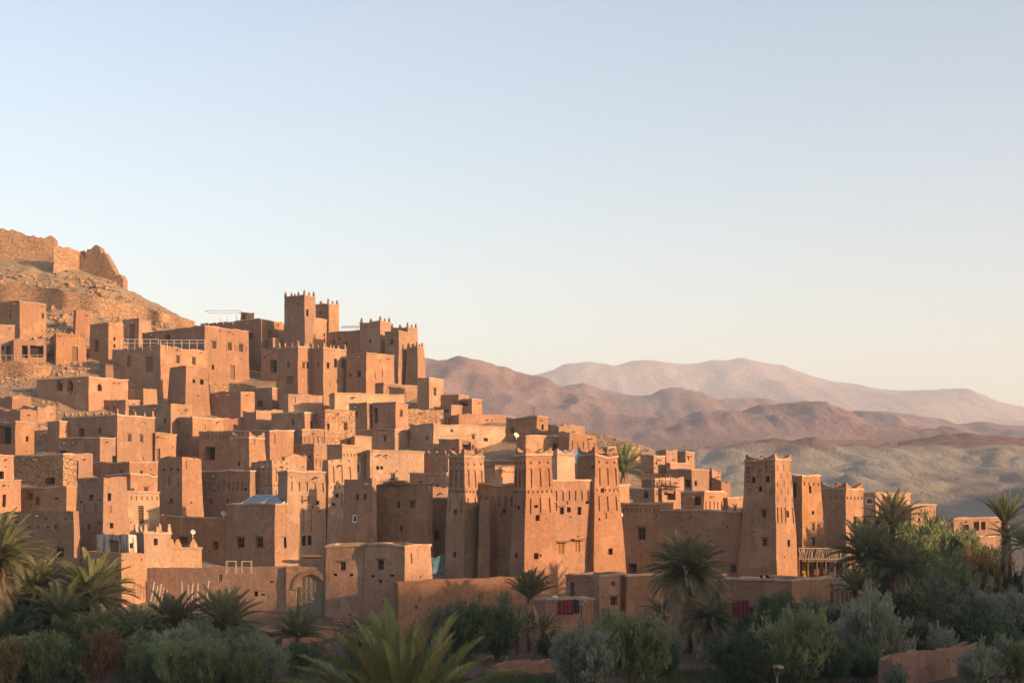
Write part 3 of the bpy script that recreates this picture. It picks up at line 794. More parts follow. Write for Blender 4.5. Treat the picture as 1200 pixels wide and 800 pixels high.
H('mud_house', 'long shaded house with pale roof line above the blank garden wall', 'house', 20, 78, 90, 571, 612, a=20, ops=[('o', 'L', 34, 580, 9, 11), ('w', 'L', 44, 587, 5, 9), ('o', 'L', 66, 584, 4.5, 3), ('h', 'L', 37, 592, 2, 2)], rmin=.7)
H('mud_house', 'broad blank shaded wall house with one barred window, far left', 'house', -14, 86, 87, 598, 694, a=15, ops=[('w', 'L', 69, 647, 9, 11), ('o', 'L', 19, 612, 6, 5), ('h', 'L', 33, 617, 2, 2), ('h', 'L', 44, 617, 2, 2), ('h', 'L', 56, 617, 2, 2), ('o', 'L', 65, 617, 2.5, 4.5), ('h', 'L', 77, 607, 2, 2), ('h', 'L', 54, 607, 2, 2)], top=None, rmin=.7)
h_lt = H('watchtower', 'square tower with sunlit right face beside two tall slot windows', 'tower', 90, 121, 133, 559, 680, bat=.035, top=None, ruin=.12,
  ops=[('o', 'L', 106, 583, 5.5, 7), ('o', 'L', 104, 617, 4, 6.5), ('h', 'L', 116, 613, 3, 3), ('n', 'L', 98, 596, 1.6, 12), ('n', 'L', 112, 596, 1.6, 12), ('h', 'L', 94, 587, 2, 2), ('h', 'L', 116, 587, 2, 2), ('n', 'L', 106, 566, 12, 9), ('o', 'R', 127.5, 583, 3, 9), ('o', 'R', 130.5, 616, 2.2, 6.5), ('n', 'R', 128, 598, 2, 8)])
H('mud_house', 'sunlit house with two tall slot windows and toothed roof line, left', 'house', 122, 126, 187, 577, 640, a=64, pat=[('dentil', 'R', .1)], ops=[('wl', 'R', 143, 604, 7, 22), ('wl', 'R', 165, 603, 6, 21)], m='pale')
h_wh = H('mud_house', 'patch of wall with peeling whitewash and faded door, lower left', 'house', 113, 151, 157, 625, 706, a=20, m='peeling', ops=[('d', 'L', 133, 641, 12, 17), ('o', 'R', 154, 638, 1.5, 6)], top=None, ruin=.2, rmin=1)
H('mud_wall', 'low garden block with sunlit edge in front of the whitewashed wall', 'wall', 101, 142, 157, 647, 712, a=26, top=None, ruin=.2)
H('gate_tower', 'small sunlit gate tower with spiked corners, lower left', 'tower', 156, 169, 199, 626, 694, a=48, top='pin', ops=[('o', 'R', 183, 635, 3, 8), ('w', 'L', 160, 649, 5, 9)], m='pale')
H('mud_house', 'reddish low house with dark square hole behind the stepped crenels', 'house', 186, 268, 272, 608, 662, a=15, m='red', ops=[('o', 'L', 215, 633, 11, 8), ('o', 'L', 253, 639, 7, 9)], rmin=.7)
H('crenellated_wall', 'short sunlit wall topped by stepped crenels, lower left', 'wall', 196, 199, 236, 643, 680, a=62, top='crenel', m='pale', rmin=1)
H('ruined_house', 'roofless low ruin on the bare slope left of the arched windows', 'ruin', -6, 14, 36, 462, 480, a=44, top=None, ruin=.8, m='red')
H('ruined_house', 'ragged low wall ruin beside the hollow below the arched-window house', 'ruin', 26, 44, 62, 474, 496, a=46, top=None, ruin=.8)
H('ruined_house', 'crumbled stone stub on the bare slope above the dark porch', 'ruin', 30, 40, 52, 498, 524, a=44, top=None, ruin=.9, m='stone')
# ---- second row, left kasbah
H('watchtower', 'left corner tower of the shaded kasbah with ruined top', 'tower', 186, 214, 229, 534, 625, bat=.03, top=None, ruin=.3,
  ops=[('o', 'L', 201, 549, 2.4, 4), ('o', 'L', 209, 549, 2.4, 3), ('n', 'L', 199, 563, 1.6, 9), ('n', 'L', 210, 563, 1.6, 9), ('o', 'L', 200.5, 586, 4, 6), ('h', 'L', 192, 549, 2, 2), ('n', 'R', 218, 543, 2.5, 9)])
H('kasbah_wing', 'shaded kasbah wall with a row of blind arches, left of centre', 'kasbah', 219, 293, 299, 552, 622, a=20, bat=.02, pat=[('arcade', 'L', .6)],
  ops=[('h', 'L', 223, 576, 2.4, 3), ('o', 'L', 247, 588, 2.6, 6.5), ('o', 'L', 266, 589, 3.2, 7), ('h', 'L', 288, 573, 2.4, 3), ('h', 'L', 250, 575, 2, 2)], rmin=.7)
H('mud_house', 'broad shaded house with dark doorway and yellow side door', 'house', 231, 316, 334, 504, 566, a=20, rmin=5, pat=[('dots', 'L', .0)], ops=[('o', 'L', 246, 531, 12, 15), ('n', 'R', 320, 514, 6, 12)])
H('watchtower', 'tapering tower stub with merlons and tiny arched window', 'tower', 270, 292, 309, 513, 580, bat=.06, top='horn', hi=1.2, ops=[('a', 'L', 280, 544, 3, 6), ('n', 'R', 298, 518, 3, 7)])
H('mud_house', 'shaded wall house with arcaded sunlit corner, centre left', 'house', 316, 368, 384, 521, 562, a=26, rmin=5, pat=[('arcade', 'R', 1.2), ('dots', 'L', 0)], ops=[('h', 'L', 357, 535, 2.2, 3), ('h', 'L', 363, 535, 2.2, 3)])
H('watchtower', 'ruined-top kasbah tower with dotted pattern, centre left', 'tower', 294, 319, 336, 538, 622, bat=.045, top=None, ruin=.35, pat=[('kasbah', 'L', -.4), ('kasbah', 'R', -.4)])
H('ruined_house', 'broken sunlit wall stump rising behind the patterned tower', 'ruin', 330, 334, 353, 531, 590, a=58, top=None, ruin=.8)
H('kasbah_wing', 'kasbah block with a row of arched niches and twin tall slots', 'kasbah', 326, 337, 381, 553, 668, a=60, bat=.015, pat=[('arcade', 'R', .3)],
  ops=[('n', 'R', 355, 611, 3.2, 25), ('n', 'R', 364, 611, 3.2, 26), ('w', 'R', 357, 633, 4, 11), ('w', 'R', 363.5, 632.5, 3.4, 11), ('h', 'R', 372, 589, 2, 5), ('n', 'R', 353, 586, 3, 9), ('n', 'R', 361, 586, 3, 9), ('h', 'R', 366, 632, 1.5, 5)])
h_sp = H('mud_house', 'house carrying two solar panels on its roof', 'house', 267, 322, 353, 592, 672, a=34, bat=.01, ops=[('w', 'L', 282.5, 635.5, 8.5, 12), ('w', 'L', 304.5, 635.5, 8.5, 12), ('w', 'R', 335, 635, 4, 12), ('w', 'R', 344.5, 634, 4, 12), ('n', 'R', 339, 620, 1.6, 45)])
H('watchtower', 'slender kasbah tower with carved slits and a wide sloping foot', 'tower', 378, 385, 402, 538, 662, bat=.045, a=52, top=None, ruin=.1, pat=[('kasbah', 'R', -.5)], ops=[('o', 'R', 395, 580, 2.4, 5), ('h', 'R', 391, 590, 2, 3)], m='pale')
# ---- rubble of houses between upper kasbah and the left kasbah
H('mud_house', 'stepped shaded house with one black doorway above the ruins', 'house', 285, 319, 329, 455, 482, a=26, ops=[('o', 'L', 304, 473, 7, 7)])
H('mud_house', 'shaded house with sunlit right end and no windows, centre left', 'house', 246, 282, 298, 457, 492, a=26, top=None, ruin=.2)
H('stone_house', 'rubble-stone house with two slots beside the tall shaded block', 'house', 366, 381, 416, 479, 533, a=54, m='stone', top=None, ruin=.1, ops=[('w', 'R', 385, 499, 3, 7), ('w', 'R', 405, 499, 4, 9)])
H('mud_house', 'square house with paired windows next to the rubble-stone house', 'house', 318, 357, 382, 484, 532, a=30, ops=[('w', 'R', 366, 498, 4, 8), ('w', 'R', 373.5, 498, 4, 8)])
H('mud_house', 'small arcaded porch house below the paired windows', 'house', 334, 354, 380, 503, 545, a=44, pat=[('arcade', 'R', .2)])
H('ruined_house', 'crumbling ruin with jagged wall above the shaded broad house', 'ruin', 284, 300, 332, 478, 520, a=44, top=None, ruin=1.0)
H('ruined_house', 'low broken reddish walls left of the crumbling ruin', 'ruin', 226, 262, 292, 487, 520, a=40, top=None, ruin=.8, m='red')
H('mud_house', 'low flat house with log roof under the merloned row', 'house', 326, 338, 378, 463, 492, a=60, ops=[('n', 'R', 345, 468, 4, 6)])
H('stone_house', 'rubble terrace wall under the narrow door house, upper middle', 'wall', 240, 246, 300, 447, 470, a=66, m='stone', top=None, ruin=.3)
# ---- upper kasbah on the skyline
H('mud_house', 'long flat house carrying a metal roof frame, upper middle', 'house', 236, 306, 326, 374, 436, a=26, rmin=6, ops=[('w', 'L', 294, 393.5, 5.5, 8), ('d', 'R', 316, 391, 2.4, 8)])
H('mud_house', 'small sunlit house with one window beside the long flat house', 'house', 322, 327, 346, 381, 430, a=60, ops=[('o', 'R', 335.5, 394, 3, 6.5)], m='orange')
H('mud_house', 'low sunlit parapet block in front of the skyline houses', 'house', 314, 320, 341, 397, 440, a=58)
H('mud_house', 'shaded house with a dark door under the skyline row', 'house', 306, 326, 334, 408, 448, a=26, ops=[('o', 'L', 320.5, 429, 7.5, 15), ('h', 'L', 310, 418, 2.4, 3)])
H('watchtower', 'tallest skyline tower with little roof finials', 'tower', 333, 357, 364, 346, 442, bat=.022, top='pin', ops=[('o', 'L', 349, 356, 2.2, 4), ('o', 'R', 360.3, 367, 2.4, 8)], Y=262)
H('watchtower', 'second skyline tower, shorter, behind the tallest one', 'tower', 365, 385, 393, 356, 425, bat=.015, top='pin', ops=[('o', 'L', 375, 366, 2, 4)], Y=270)
H('kasbah_wing', 'raised block joining the two tallest skyline towers', 'kasbah', 350, 367, 383, 373, 430, a=38, Y=264)
H('kasbah_wing', 'long blank skyline wall between the tallest tower and the finialed tower', 'kasbah', 345, 428, 446, 387, 440, a=16, rmin=8, Y=262)
H('watchtower', 'skyline tower with a row of dots under its finials', 'tower', 422, 446, 452, 377, 450, bat=.012, top='pin', pat=[('dots', 'L', .2)], ops=[('o', 'L', 434, 400, 3, 4)], Y=256)
H('watchtower', 'skyline tower set back between finialed and rightmost towers', 'tower', 458, 478, 486, 384, 450, bat=.012, top='pin', Y=266)
H('kasbah_wing', 'skyline block with a small square window right of the dotted tower', 'kasbah', 451, 467, 473, 388, 452, a=24, ops=[('w', 'L', 458.5, 401, 4, 6)], Y=253)
H('kasbah_wing', 'narrow sunlit wall joining the rightmost skyline towers', 'kasbah', 464, 468, 478, 401, 452, a=50, Y=257)
H('watchtower', 'rightmost skyline tower, low with flared foot', 'tower', 477, 489, 491.5, 407, 452, bat=.035, top='pin', rmin=2, Y=252)
H('mud_house', 'house with finials and shaded two-window front below the tallest tower', 'house', 325, 349, 366, 406, 462, a=38, top='pin', ops=[('o', 'L', 338, 427, 3, 7), ('d', 'L', 340, 445, 8, 10), ('w', 'R', 355.5, 428, 3, 7), ('w', 'R', 360.5, 428, 3, 7)], Y=240)
H('mud_house', 'sunlit house with merlon row and three windows, upper middle', 'house', 364, 379, 406, 408, 466, a=44, top='pin', ops=[('o', 'R', 384.5, 428, 3, 6.5), ('o', 'R', 393, 425, 3.2, 10), ('o', 'R', 402.3, 426, 3.2, 10), ('n', 'R', 386, 450, 2, 6), ('n', 'R', 395, 446, 2, 4)], Y=240)
H('mud_house', 'square house with shaded window front and blank sunlit side, upper middle', 'house', 406, 429, 462, 414, 464, a=42, ops=[('w', 'L', 420.5, 439, 5, 7), ('o', 'L', 410.5, 440, 2.4, 4), ('n', 'R', 439.5, 440, 2.2, 7), ('n', 'R', 447.5, 438, 2, 7)], Y=239)
H('mud_house', 'low shaded block with a dark arch left of a long sunlit wall', 'house', 415, 449, 490, 449, 482, a=36, ops=[('a', 'L', 419, 458, 8, 4), ('n', 'R', 473, 461, 5, 5)])
H('mud_house', 'end house of the upper row with one small window, over the bare slope', 'house', 489, 503, 516, 443, 484, a=26, ops=[('w', 'R', 510, 459, 3, 8), ('n', 'R', 499, 468, 6, 1.6)], rmin=4)
H('stone_house', 'stone footing wall under the end house of the upper row', 'wall', 474, 478, 520, 478, 502, a=66, m='stone', top=None, ruin=.2)
H('mud_house', 'first small olive-shaded hut beyond the end house on the ridge', 'hut', 516, 537, 541, 463, 484, a=20)
H('mud_house', 'ridge hut with a black opening facing the slope', 'hut', 537, 553, 563, 468, 490, a=30, ops=[('o', 'L', 543, 473, 10, 6)])
H('mud_house', 'low sunlit shed with a pinkish awning on the ridge', 'shed', 516, 529, 556, 475, 492, a=52, ops=[('o', 'L', 523, 481, 6, 4)])
H('ruined_house', 'long broken wall house on the ridge, shaded left end', 'ruin', 521, 538, 593, 484, 504, a=58, top=None, ruin=.35)
# ---- terrace houses below the upper kasbah
H('mud_house', 'long sunlit terrace wall running under the upper houses', 'house', 386, 392, 474, 461, 500, a=66, m='pale')
H('mud_house', 'shaded cube house left of a deep black opening, upper middle', 'house', 409, 430, 435, 472, 510, a=20, rmin=3)
H('mud_house', 'shaded cube house with a lit window right of the deep opening', 'house', 437, 464, 478, 472, 510, a=28, ops=[('w', 'R', 470.5, 485, 3.2, 7), ('o', 'L', 440, 487, 5, 18)])
H('mud_house', 'low shaded block with small sunlit end under the cube houses', 'house', 417, 463, 494, 503, 530, a=32, ops=[('n', 'R', 476, 509, 6, 5)])
H('mud_wall', 'low pale parapet wall above the cream frieze house', 'wall', 411, 416, 462, 512, 532, a=64, m='pale')
H('mud_house', 'very long cream sunlit wall house, middle of the village', 'house', 480, 508, 606, 497, 536, a=52, m='pale', ops=[('o', 'L', 500, 513, 3, 6), ('h', 'R', 529, 504, 2.4, 3), ('w', 'R', 555, 512, 3.5, 6), ('h', 'R', 569, 515, 5, 4)])
H('mud_house', 'small roof-fenced house in front of the long cream wall', 'house', 514, 538, 559, 515, 546, a=36, ops=[('o', 'L', 531, 527, 2.6, 4), ('o', 'R', 547, 523, 10, 9)])
H('mud_house', 'ridge house with shaded front and short sunlit end, middle', 'house', 594, 629, 642, 488, 518, a=26)
H('mud_house', 'sunlit low house with a straight coping under the ridge houses', 'house', 605, 616, 659, 511, 545, a=54)
H('ruined_house', 'dark-sided broken house on the ridge right of the middle', 'ruin', 642, 655, 685, 497, 522, a=48, top=None, ruin=.5)
H('ruined_kasbah', 'ruined kasbah with carved slits and ragged top on the ridge', 'kasbah', 655, 667, 699, 505, 540, a=52, bat=.03, top=None, ruin=.5, m='red', pat=[('slits', 'R', .3)])
H('cafe_terrace', 'low terrace building with posts on the ridge above the lone palm', 'house', 705, 712, 749, 524, 545, a=60)
H('mud_house', 'cream sunlit house with frieze and a bright white window', 'house', 384, 401, 433, 521, 582, a=48, m='pale', pat=[('dentil', 'R', .8)], ops=[('wh', 'R', 420.5, 549, 5, 12), ('w', 'R', 408.5, 550, 3.2, 7)])
H('mud_house', 'cream sunlit house with two tiny windows left of the shaded giant', 'house', 429, 434, 497, 528, 580, a=64, m='pale', ops=[('o', 'R', 443, 548, 2.4, 4.5), ('o', 'R', 447.5, 548, 2.2, 4), ('w', 'R', 460.5, 559, 5, 8)])
H('crenellated_wall', 'shaded wall with zigzag crenels behind the left kasbah tower, middle', 'wall', 486, 525, 530, 536, 572, a=22, top='crenel', rmin=2)
H('mud_house', 'shaded low roof block right above the big dark house', 'house', 480, 523, 528, 555, 586, a=20, rmin=.7)
H('ruined_house', 'small patch of sunlit broken wall on the big dark house', 'ruin', 500, 503, 521, 568, 612, a=58, top=None, ruin=.5)
H('mud_house', 'biggest shaded house, left part, with a white-framed window', 'house', 404, 436, 437, 559, 675, a=17, top=None, ruin=.15, ops=[('o', 'L', 418.5, 581, 3.4, 7), ('o', 'L', 427.5, 581, 3.4, 7), ('wh', 'L', 415, 607, 6.5, 10)], rmin=.7)
H('mud_house', 'biggest shaded house, main front with scattered small windows', 'house', 434, 502, 503, 567, 676, a=16, ops=[('o', 'L', 467, 591, 3, 7), ('w', 'L', 483, 591, 5, 8), ('o', 'L', 439, 616, 2.4, 5), ('o', 'L', 470, 619, 3.2, 6.5)], cop='roof', rmin=.7)
H('mud_house', 'biggest shaded house, lower right end beside the patterned tower', 'house', 500, 528, 536, 584, 676, a=16, ops=[('w', 'L', 511, 627, 6, 10)], Y=152, rmin=3)
# ---- the central kasbah
H('crenellated_wall', 'zigzag-crenelled rear wall between the central kasbah towers', 'wall', 555, 605, 612, 540, 575, a=18, top='horn', hi=1.2, rmin=.7)
H('mud_house', 'house with a brushwood roof edge behind the central shaded wing', 'house', 558, 580, 607, 546, 590, a=40, cop='wood', ops=[('n', 'R', 594, 556, 20, 6)])
H('watchtower', 'left tower of the central kasbah with shaded carved panels', 'tower', 526, 544, 560, 536, 682, bat=.03, top='horn', pat=[('kasbah', 'L'), ('kasbah', 'R')], ops=[('o', 'L', 534, 600, 2.4, 6), ('o', 'L', 533, 650, 2.6, 7)])
H('kasbah_wing', 'shaded wing with blind medallions between the central kasbah towers', 'kasbah', 545, 612, 616, 567, 684, a=15, pat=[('arcade', 'L', .5)], ops=[('o', 'L', 560.5, 597, 2.4, 7), ('o', 'L', 590.5, 598, 3.4, 5.5), ('o', 'L', 563.5, 656, 2.6, 4)], rmin=.7)
H('buttress', 'shaded tapering buttress against the central kasbah wing', 'buttress', 562, 573, 575, 585, 683, bat=.02, a=20, top=None, rmin=1.2)
H('watchtower', 'middle tower of the central kasbah, carved slits and horned top', 'tower', 604, 616.5, 641, 534, 706, bat=.036, a=58, top='horn', pat=[('kasbah', 'L'), ('kasbah', 'R')], ops=[('h', 'R', 628, 593, 2, 3), ('o', 'R', 630, 607, 3, 7), ('o', 'R', 629, 651.5, 2.4, 7), ('o', 'L', 607, 594, 2, 5), ('o', 'L', 605.5, 651, 2.4, 6)], m='orange', Y=137.2)
H('kasbah', 'sunlit central kasbah front with arcade and yellow window lattices', 'kasbah', 634, 640, 706, 564, 708, a=57, bat=.004, m='orange', pat=[('arcade', 'R', .2)],
  ops=[('w', 'R', 658.5, 599, 5, 8), ('w', 'R', 679, 599, 4.6, 9), ('o', 'R', 666.5, 598, 2.2, 6), ('y', 'R', 658, 642, 6.5, 13), ('y', 'R', 677.5, 640, 5.5, 13), ('n', 'R', 651, 594, 1.3, 9), ('n', 'R', 664, 590, 1.3, 4), ('h', 'R', 688, 589, 2, 3)], Y=139.2)
H('watchtower', 'right tower of the central kasbah with horned top beside the palm', 'tower', 677, 697, 716, 533, 698, bat=.055, a=52, top='horn', m='orange', pat=[('kasbah', 'R')], ops=[('o', 'L', 694, 547, 2, 3), ('o', 'R', 706, 574, 2.4, 5), ('n', 'R', 709, 604, 2, 7), ('o', 'R', 715.5, 646, 1.8, 7)], Y=141.3)
H('watchtower', 'slim pale turret seen between the two central kasbah towers', 'tower', 641, 653, 664, 533, 600, bat=.01, top='horn', hi=1.1, a=48, m='pale')
H('mud_house', 'little sunlit block peeking right of the central kasbah', 'house', 712, 716, 725, 568, 620, a=50, m='orange')
H('mud_house', 'shaded low roofs behind the turret with a blue tank', 'house', 655, 682, 690, 545, 585, a=20)
# ---- right slope
H('mud_house', 'long shaded front wall right of the central kasbah with dark windows', 'house', 718, 775, 776, 590, 684, a=16, pat=[('dentil', 'L', .2)], ops=[('w', 'L', 752, 625.5, 9, 15), ('o', 'L', 741, 666, 10, 12)], Y=161.5, rmin=3)
H('mud_house', 'lower shaded wall block against the tall carved tower', 'house', 773, 868, 869, 600, 682, a=15, ops=[('w', 'L', 859.5, 666, 6.5, 9)], m='mud', Y=156, rmin=3)
H('mud_house', 'hillside house with one dark slit beside the lone palm', 'house', 751, 766, 778, 534, 562, a=40, ops=[('o', 'L', 767, 538, 2.4, 6), ('o', 'R', 769, 540, 2, 7)])
H('mud_house', 'top hillside house with a bright narrow sunlit end', 'house', 786, 803, 811, 530, 562, a=30, ops=[('o', 'R', 806.5, 537, 1.6, 4)])
H('ruined_house', 'ragged ruin on the right slope beside the top hillside house', 'ruin', 769, 781, 788, 526, 560, a=36, top=None, ruin=.9)
H('mud_house', 'low sunlit terrace strip under the top hillside house', 'house', 780, 785, 806, 543, 566, a=58)
H('mud_house', 'hillside house with broad shaded wall and small arched window', 'house', 783, 811, 831, 550, 584, a=34, ops=[('o', 'L', 806, 566, 7, 9), ('a', 'R', 815.5, 566, 2.6, 6)])
H('ruined_house', 'dark broken gable on the right slope behind the arched-window house', 'ruin', 822, 834, 838, 549, 585, a=26, top=None, ruin=.6, m='red')
H('ruined_house', 'low dark ruin at the right foot of the village slope', 'ruin', 834, 845, 850, 560, 592, a=30, top=None, ruin=.6, m='red')
H('mud_house', 'stepped sunlit hillside house left of the arched-window house', 'house', 768, 773, 802, 556, 588, a=56, top=None, ruin=.5)
H('balcony_house', 'small house with a pale carved balustrade and flat canopy', 'house', 752, 767, 787, 562, 592, a=42, pat=[('slits', 'R', -.6)], cop='pale')
H('mud_house', 'low house with shaded veranda at the foot of the right slope', 'house', 742, 767, 774, 573, 606, a=28, ops=[('o', 'L', 757, 579, 6, 8)])
H('mud_house', 'small house with dark double opening under the carved balustrade', 'house', 770, 776, 797, 572, 606, a=56, ops=[('o', 'R', 785.5, 580, 13, 11)])
h_tin = H('mud_house', 'house with pale tin roof sheets and a row of leaning arches', 'house', 796, 825, 852, 577, 614, a=36, pat=[('slits', 'R', .2)], ops=[('w', 'L', 817, 587, 8, 10)])
H('mud_house', 'low rubble-backed house between the arches and the tall carved tower', 'house', 848, 853, 876, 584, 616, a=56)
# ---- the tall carved tower and its neighbours
H('watchtower', 'tall tapering tower with carved lattice top, right of centre', 'tower', 873.5, 908, 927, 540, 688, bat=.044, top='horn', hi=1.0, pat=[('lattice', 'R', -.2)],
  ops=[('w', 'L', 883, 561.5, 3.2, 7), ('w', 'L', 899.5, 561, 3.2, 7), ('n', 'L', 890.5, 554, 6, 9), ('o', 'L', 891, 572.5, 3.6, 6.5), ('w', 'L', 895, 602, 6, 8.5), ('w', 'L', 896, 635, 6, 8.5), ('n', 'L', 878.5, 576, 1.6, 8), ('n', 'L', 904, 577, 1.6, 7),
       ('n', 'L', 877, 548, 1.8, 3), ('n', 'L', 877, 553, 1.8, 3), ('n', 'L', 877, 558, 1.8, 3), ('n', 'L', 877, 563, 1.8, 3), ('n', 'L', 905, 548, 1.8, 3), ('n', 'L', 905, 553, 1.8, 3), ('n', 'L', 905, 558, 1.8, 3), ('n', 'L', 905, 563, 1.8, 3), ('n', 'L', 883, 549, 2, 8), ('n', 'L', 899, 549, 2, 8), ('o', 'R', 922.5, 602, 2.6, 7.5), ('o', 'R', 924, 636, 2.6, 8)])
H('watchtower', 'sunlit tower with tall side opening behind the carved tower', 'tower', 926, 939.5, 961, 557, 682, bat=.05, a=50, m='orange', pat=[('dots', 'R', .2)], ops=[('o', 'L', 931, 574, 5, 18), ('o', 'R', 949.5, 573, 2.6, 8.5), ('h', 'R', 952.5, 600, 2, 4), ('w', 'R', 953, 617, 3, 8.5), ('w', 'R', 953.3, 635, 3, 8.5)], Y=161)
H('watchtower', 'right-hand tower with three horned corners above the balcony', 'tower', 961, 991.5, 1011, 573, 690, bat=.012, a=40, top='horn', m='orange', pat=[('dots', 'L', .3), ('dots', 'R', .3)], ops=[('o', 'R', 1002, 609, 2.8, 10)], Y=173)
h_fw = H('garden_wall_house', 'low front house with pale coping and a red carpet on its wall', 'house', 846, 928, 974, 681, 738, a=28, cop='pale')
H('mud_house', 'low far house with a white-framed window behind the palms', 'house', 1010, 1026, 1067, 578, 624, a=46, ops=[('wh', 'L', 1018.5, 586.5, 9, 8)])
H('mud_house', 'long low wall house behind the palms, right of the horned tower', 'house', 1062, 1068, 1097, 592, 626, a=62)
H('mud_house', 'distant house with three black windows at the right', 'house', 1112, 1118, 1176, 607, 645, a=66, ops=[('o', 'R', 1132, 617.5, 7, 7), ('o', 'R', 1144.5, 616, 6.5, 11), ('o', 'R', 1152.5, 616, 5, 9.5)])
H('mud_wall', 'low terrace wall under the distant three-windowed house', 'wall', 1118, 1124, 1166, 630, 652, a=64, cop='pale')
# ---- front row
H('mud_wall', 'long shaded front wall left of the arched gate', 'wall', 172, 338, 339, 664, 742, a=15, ops=[('o', 'L', 300, 695, 5, 6), ('h', 'L', 308, 696, 1.6, 2), ('h', 'L', 318, 681, 1.6, 2), ('n', 'L', 258, 676, 2, 8)], top=None, amin=16, Y=133.6, rmin=1)
h_gw = H('gate_wall', 'mud gate wall holding the big arched wooden gate', 'wall', 336, 385, 386, 664, 734, a=16, top=None, ruin=.12, ops=[('a', 'L', 365, 698, 37, 50)], amin=16, Y=132.3, rmin=1)
H('gatehouse', 'shaded left half of the front gatehouse with one barred window', 'gatehouse', 383, 429, 430, 639, 730, a=15, bat=.02, cop='pale', ops=[('w', 'L', 402, 663, 7, 9.5), ('h', 'L', 393, 673, 2.2, 2.6), ('h', 'L', 411, 673, 2.2, 2.6), ('n', 'L', 402, 659, 17, 22)], amin=16, Y=131, rmin=2.5)
H('gatehouse', 'right half of the front gatehouse with sunlit corner', 'gatehouse', 428, 474, 485, 640, 738, a=16, bat=.02, cop='pale', rmin=4, ops=[('w', 'L', 445.5, 662, 8, 11), ('h', 'L', 436, 674.5, 2.2, 2.8), ('h', 'L', 459, 674, 2.2, 2.8), ('h', 'L', 445.5, 680.5, 2.6, 3), ('n', 'R', 481, 654, 2, 12)])
H('mud_wall', 'long pinkish front wall between the gatehouse and the small palm', 'wall', 462, 467, 616, 680, 745, a=62, m='red', top=None, ruin=.1)
H('mud_house', 'front house with shaded porch corner and two small windows', 'house', 663, 702, 733, 676, 740, a=38, m='red', cop='roof', ops=[('d', 'L', 671, 691, 5, 18), ('o', 'R', 718, 684, 4, 5), ('w', 'R', 719, 704.5, 8, 11)])
H('mud_wall', 'reddish yard wall behind the big shaggy palm', 'wall', 728, 734, 850, 675, 728, a=62, m='red')
h_ct = H('stone_wall', 'low stone-faced terrace wall draped with a striped carpet', 'wall', 625, 639, 696, 703, 752, a=56, m='red', ops=[('n', 'R', 680, 717, 2, 18)])
H('mud_wall', 'low broken earth wall in the bottom right corner', 'wall', 1040, 1046, 1230, 768, 806, a=40, top=None, ruin=.3, m='red', rmin=6)
H('mud_wall', 'low earth bank wall below the small upright palm', 'wall', 578, 584, 650, 776, 794, a=62, m='red', top=None, ruin=.4)
H('mud_wall', 'low reddish ledge wall in front of the arched gate', 'wall', 284, 330, 392, 739, 760, a=34, m='red', top=None, ruin=.3)

# ================================================================== things on and around the houses
def on_face(h, face, px, py, out=0.0):
    k = 0 if face == 'L' else 1
    s, t = h.inv(k, px, py); p = h.fp(k, s, t)
    n = -h.dR if face == 'L' else -h.dL
    return p + n * out
def roofpt(h, fl, fr, dz=0.0): return V((h.P.x, h.P.y, h.zt - .55 + dz)) + h.dL * (h.L * fl) + h.dR * (h.R * fr)
UZ = V((0, 0, 1))
# yellow door in the broad shaded house, gate
g0 = on_face(h_gw, 'L', 365, 722); gx = -h_gw.dL; gn = -h_gw.dR
def gate_arch():
    wd = 37 / F * g0.y; ht = 50 / F * g0.y
    root = empty('gate', g0 + gn * .06, 'big round-arched grey plank gate in the front wall', 'gate')
    pts = []
    for i in range(19):
        a = math.pi * i / 18; r = wd / 2 * (1.0 if 0.12 < a < math.pi - .12 else 1.0)
        pts.append(g0 + gx * (math.cos(a) * r) + UZ * (ht - wd / 2 + math.sin(a) * wd / 2))
    low = [g0 - gx * wd / 2 * .93 - UZ * .8, g0 + gx * wd / 2 * .93 - UZ * .8]
    mb = MB(); n = 12
    for i in range(n):
        x = (i + .5) / n - .5
        hh = ht - wd / 2 + math.sqrt(max(0, .25 - x * x)) * wd
        mb.box(g0 + gx * (x * wd) + UZ * (hh / 2 - .4) + gn * (-.2 + .04 * (i % 2)), gx * (wd / n * .47), gn * .04, UZ * (hh / 2 + .4))
    for zz in (.35, .62): mb.box(g0 + UZ * ht * zz - gn * .12, gx * wd * .47, gn * .03, UZ * .07)
    mb.build('plank_leaf', [M['grey_wood']], root)
    ar = MB()
    prof = []
    for i in range(19):
        a = math.pi * i / 18; c, s_ = math.cos(a), math.sin(a)
        prof.append((c, s_))
    for i in range(18):
        (c0, s0), (c1, s1) = prof[i], prof[i + 1]; z = ht - wd / 2
        r0, r1 = wd / 2 * .98, wd / 2 + .42
        q = [g0 + gx * c0 * r0 + UZ * (z + s0 * r0), g0 + gx * c0 * r1 + UZ * (z + s0 * r1), g0 + gx * c1 * r1 + UZ * (z + s1 * r1), g0 + gx * c1 * r0 + UZ * (z + s1 * r0)]
        o = gn * .07
        ar.quad(*[p + o for p in q]); ar.quad(q[0], q[3], q[3] + o, q[0] + o); ar.quad(q[1] + o, q[2] + o, q[2], q[1])
    ar.build('arch', M['mud'], root)
    h = MB(); h.box(g0 + gx * .1 + UZ * ht * .42 - gn * .08, gx * .12, gn * .05, UZ * .1); h.build('latch', M['metal'], root)
gate_arch()

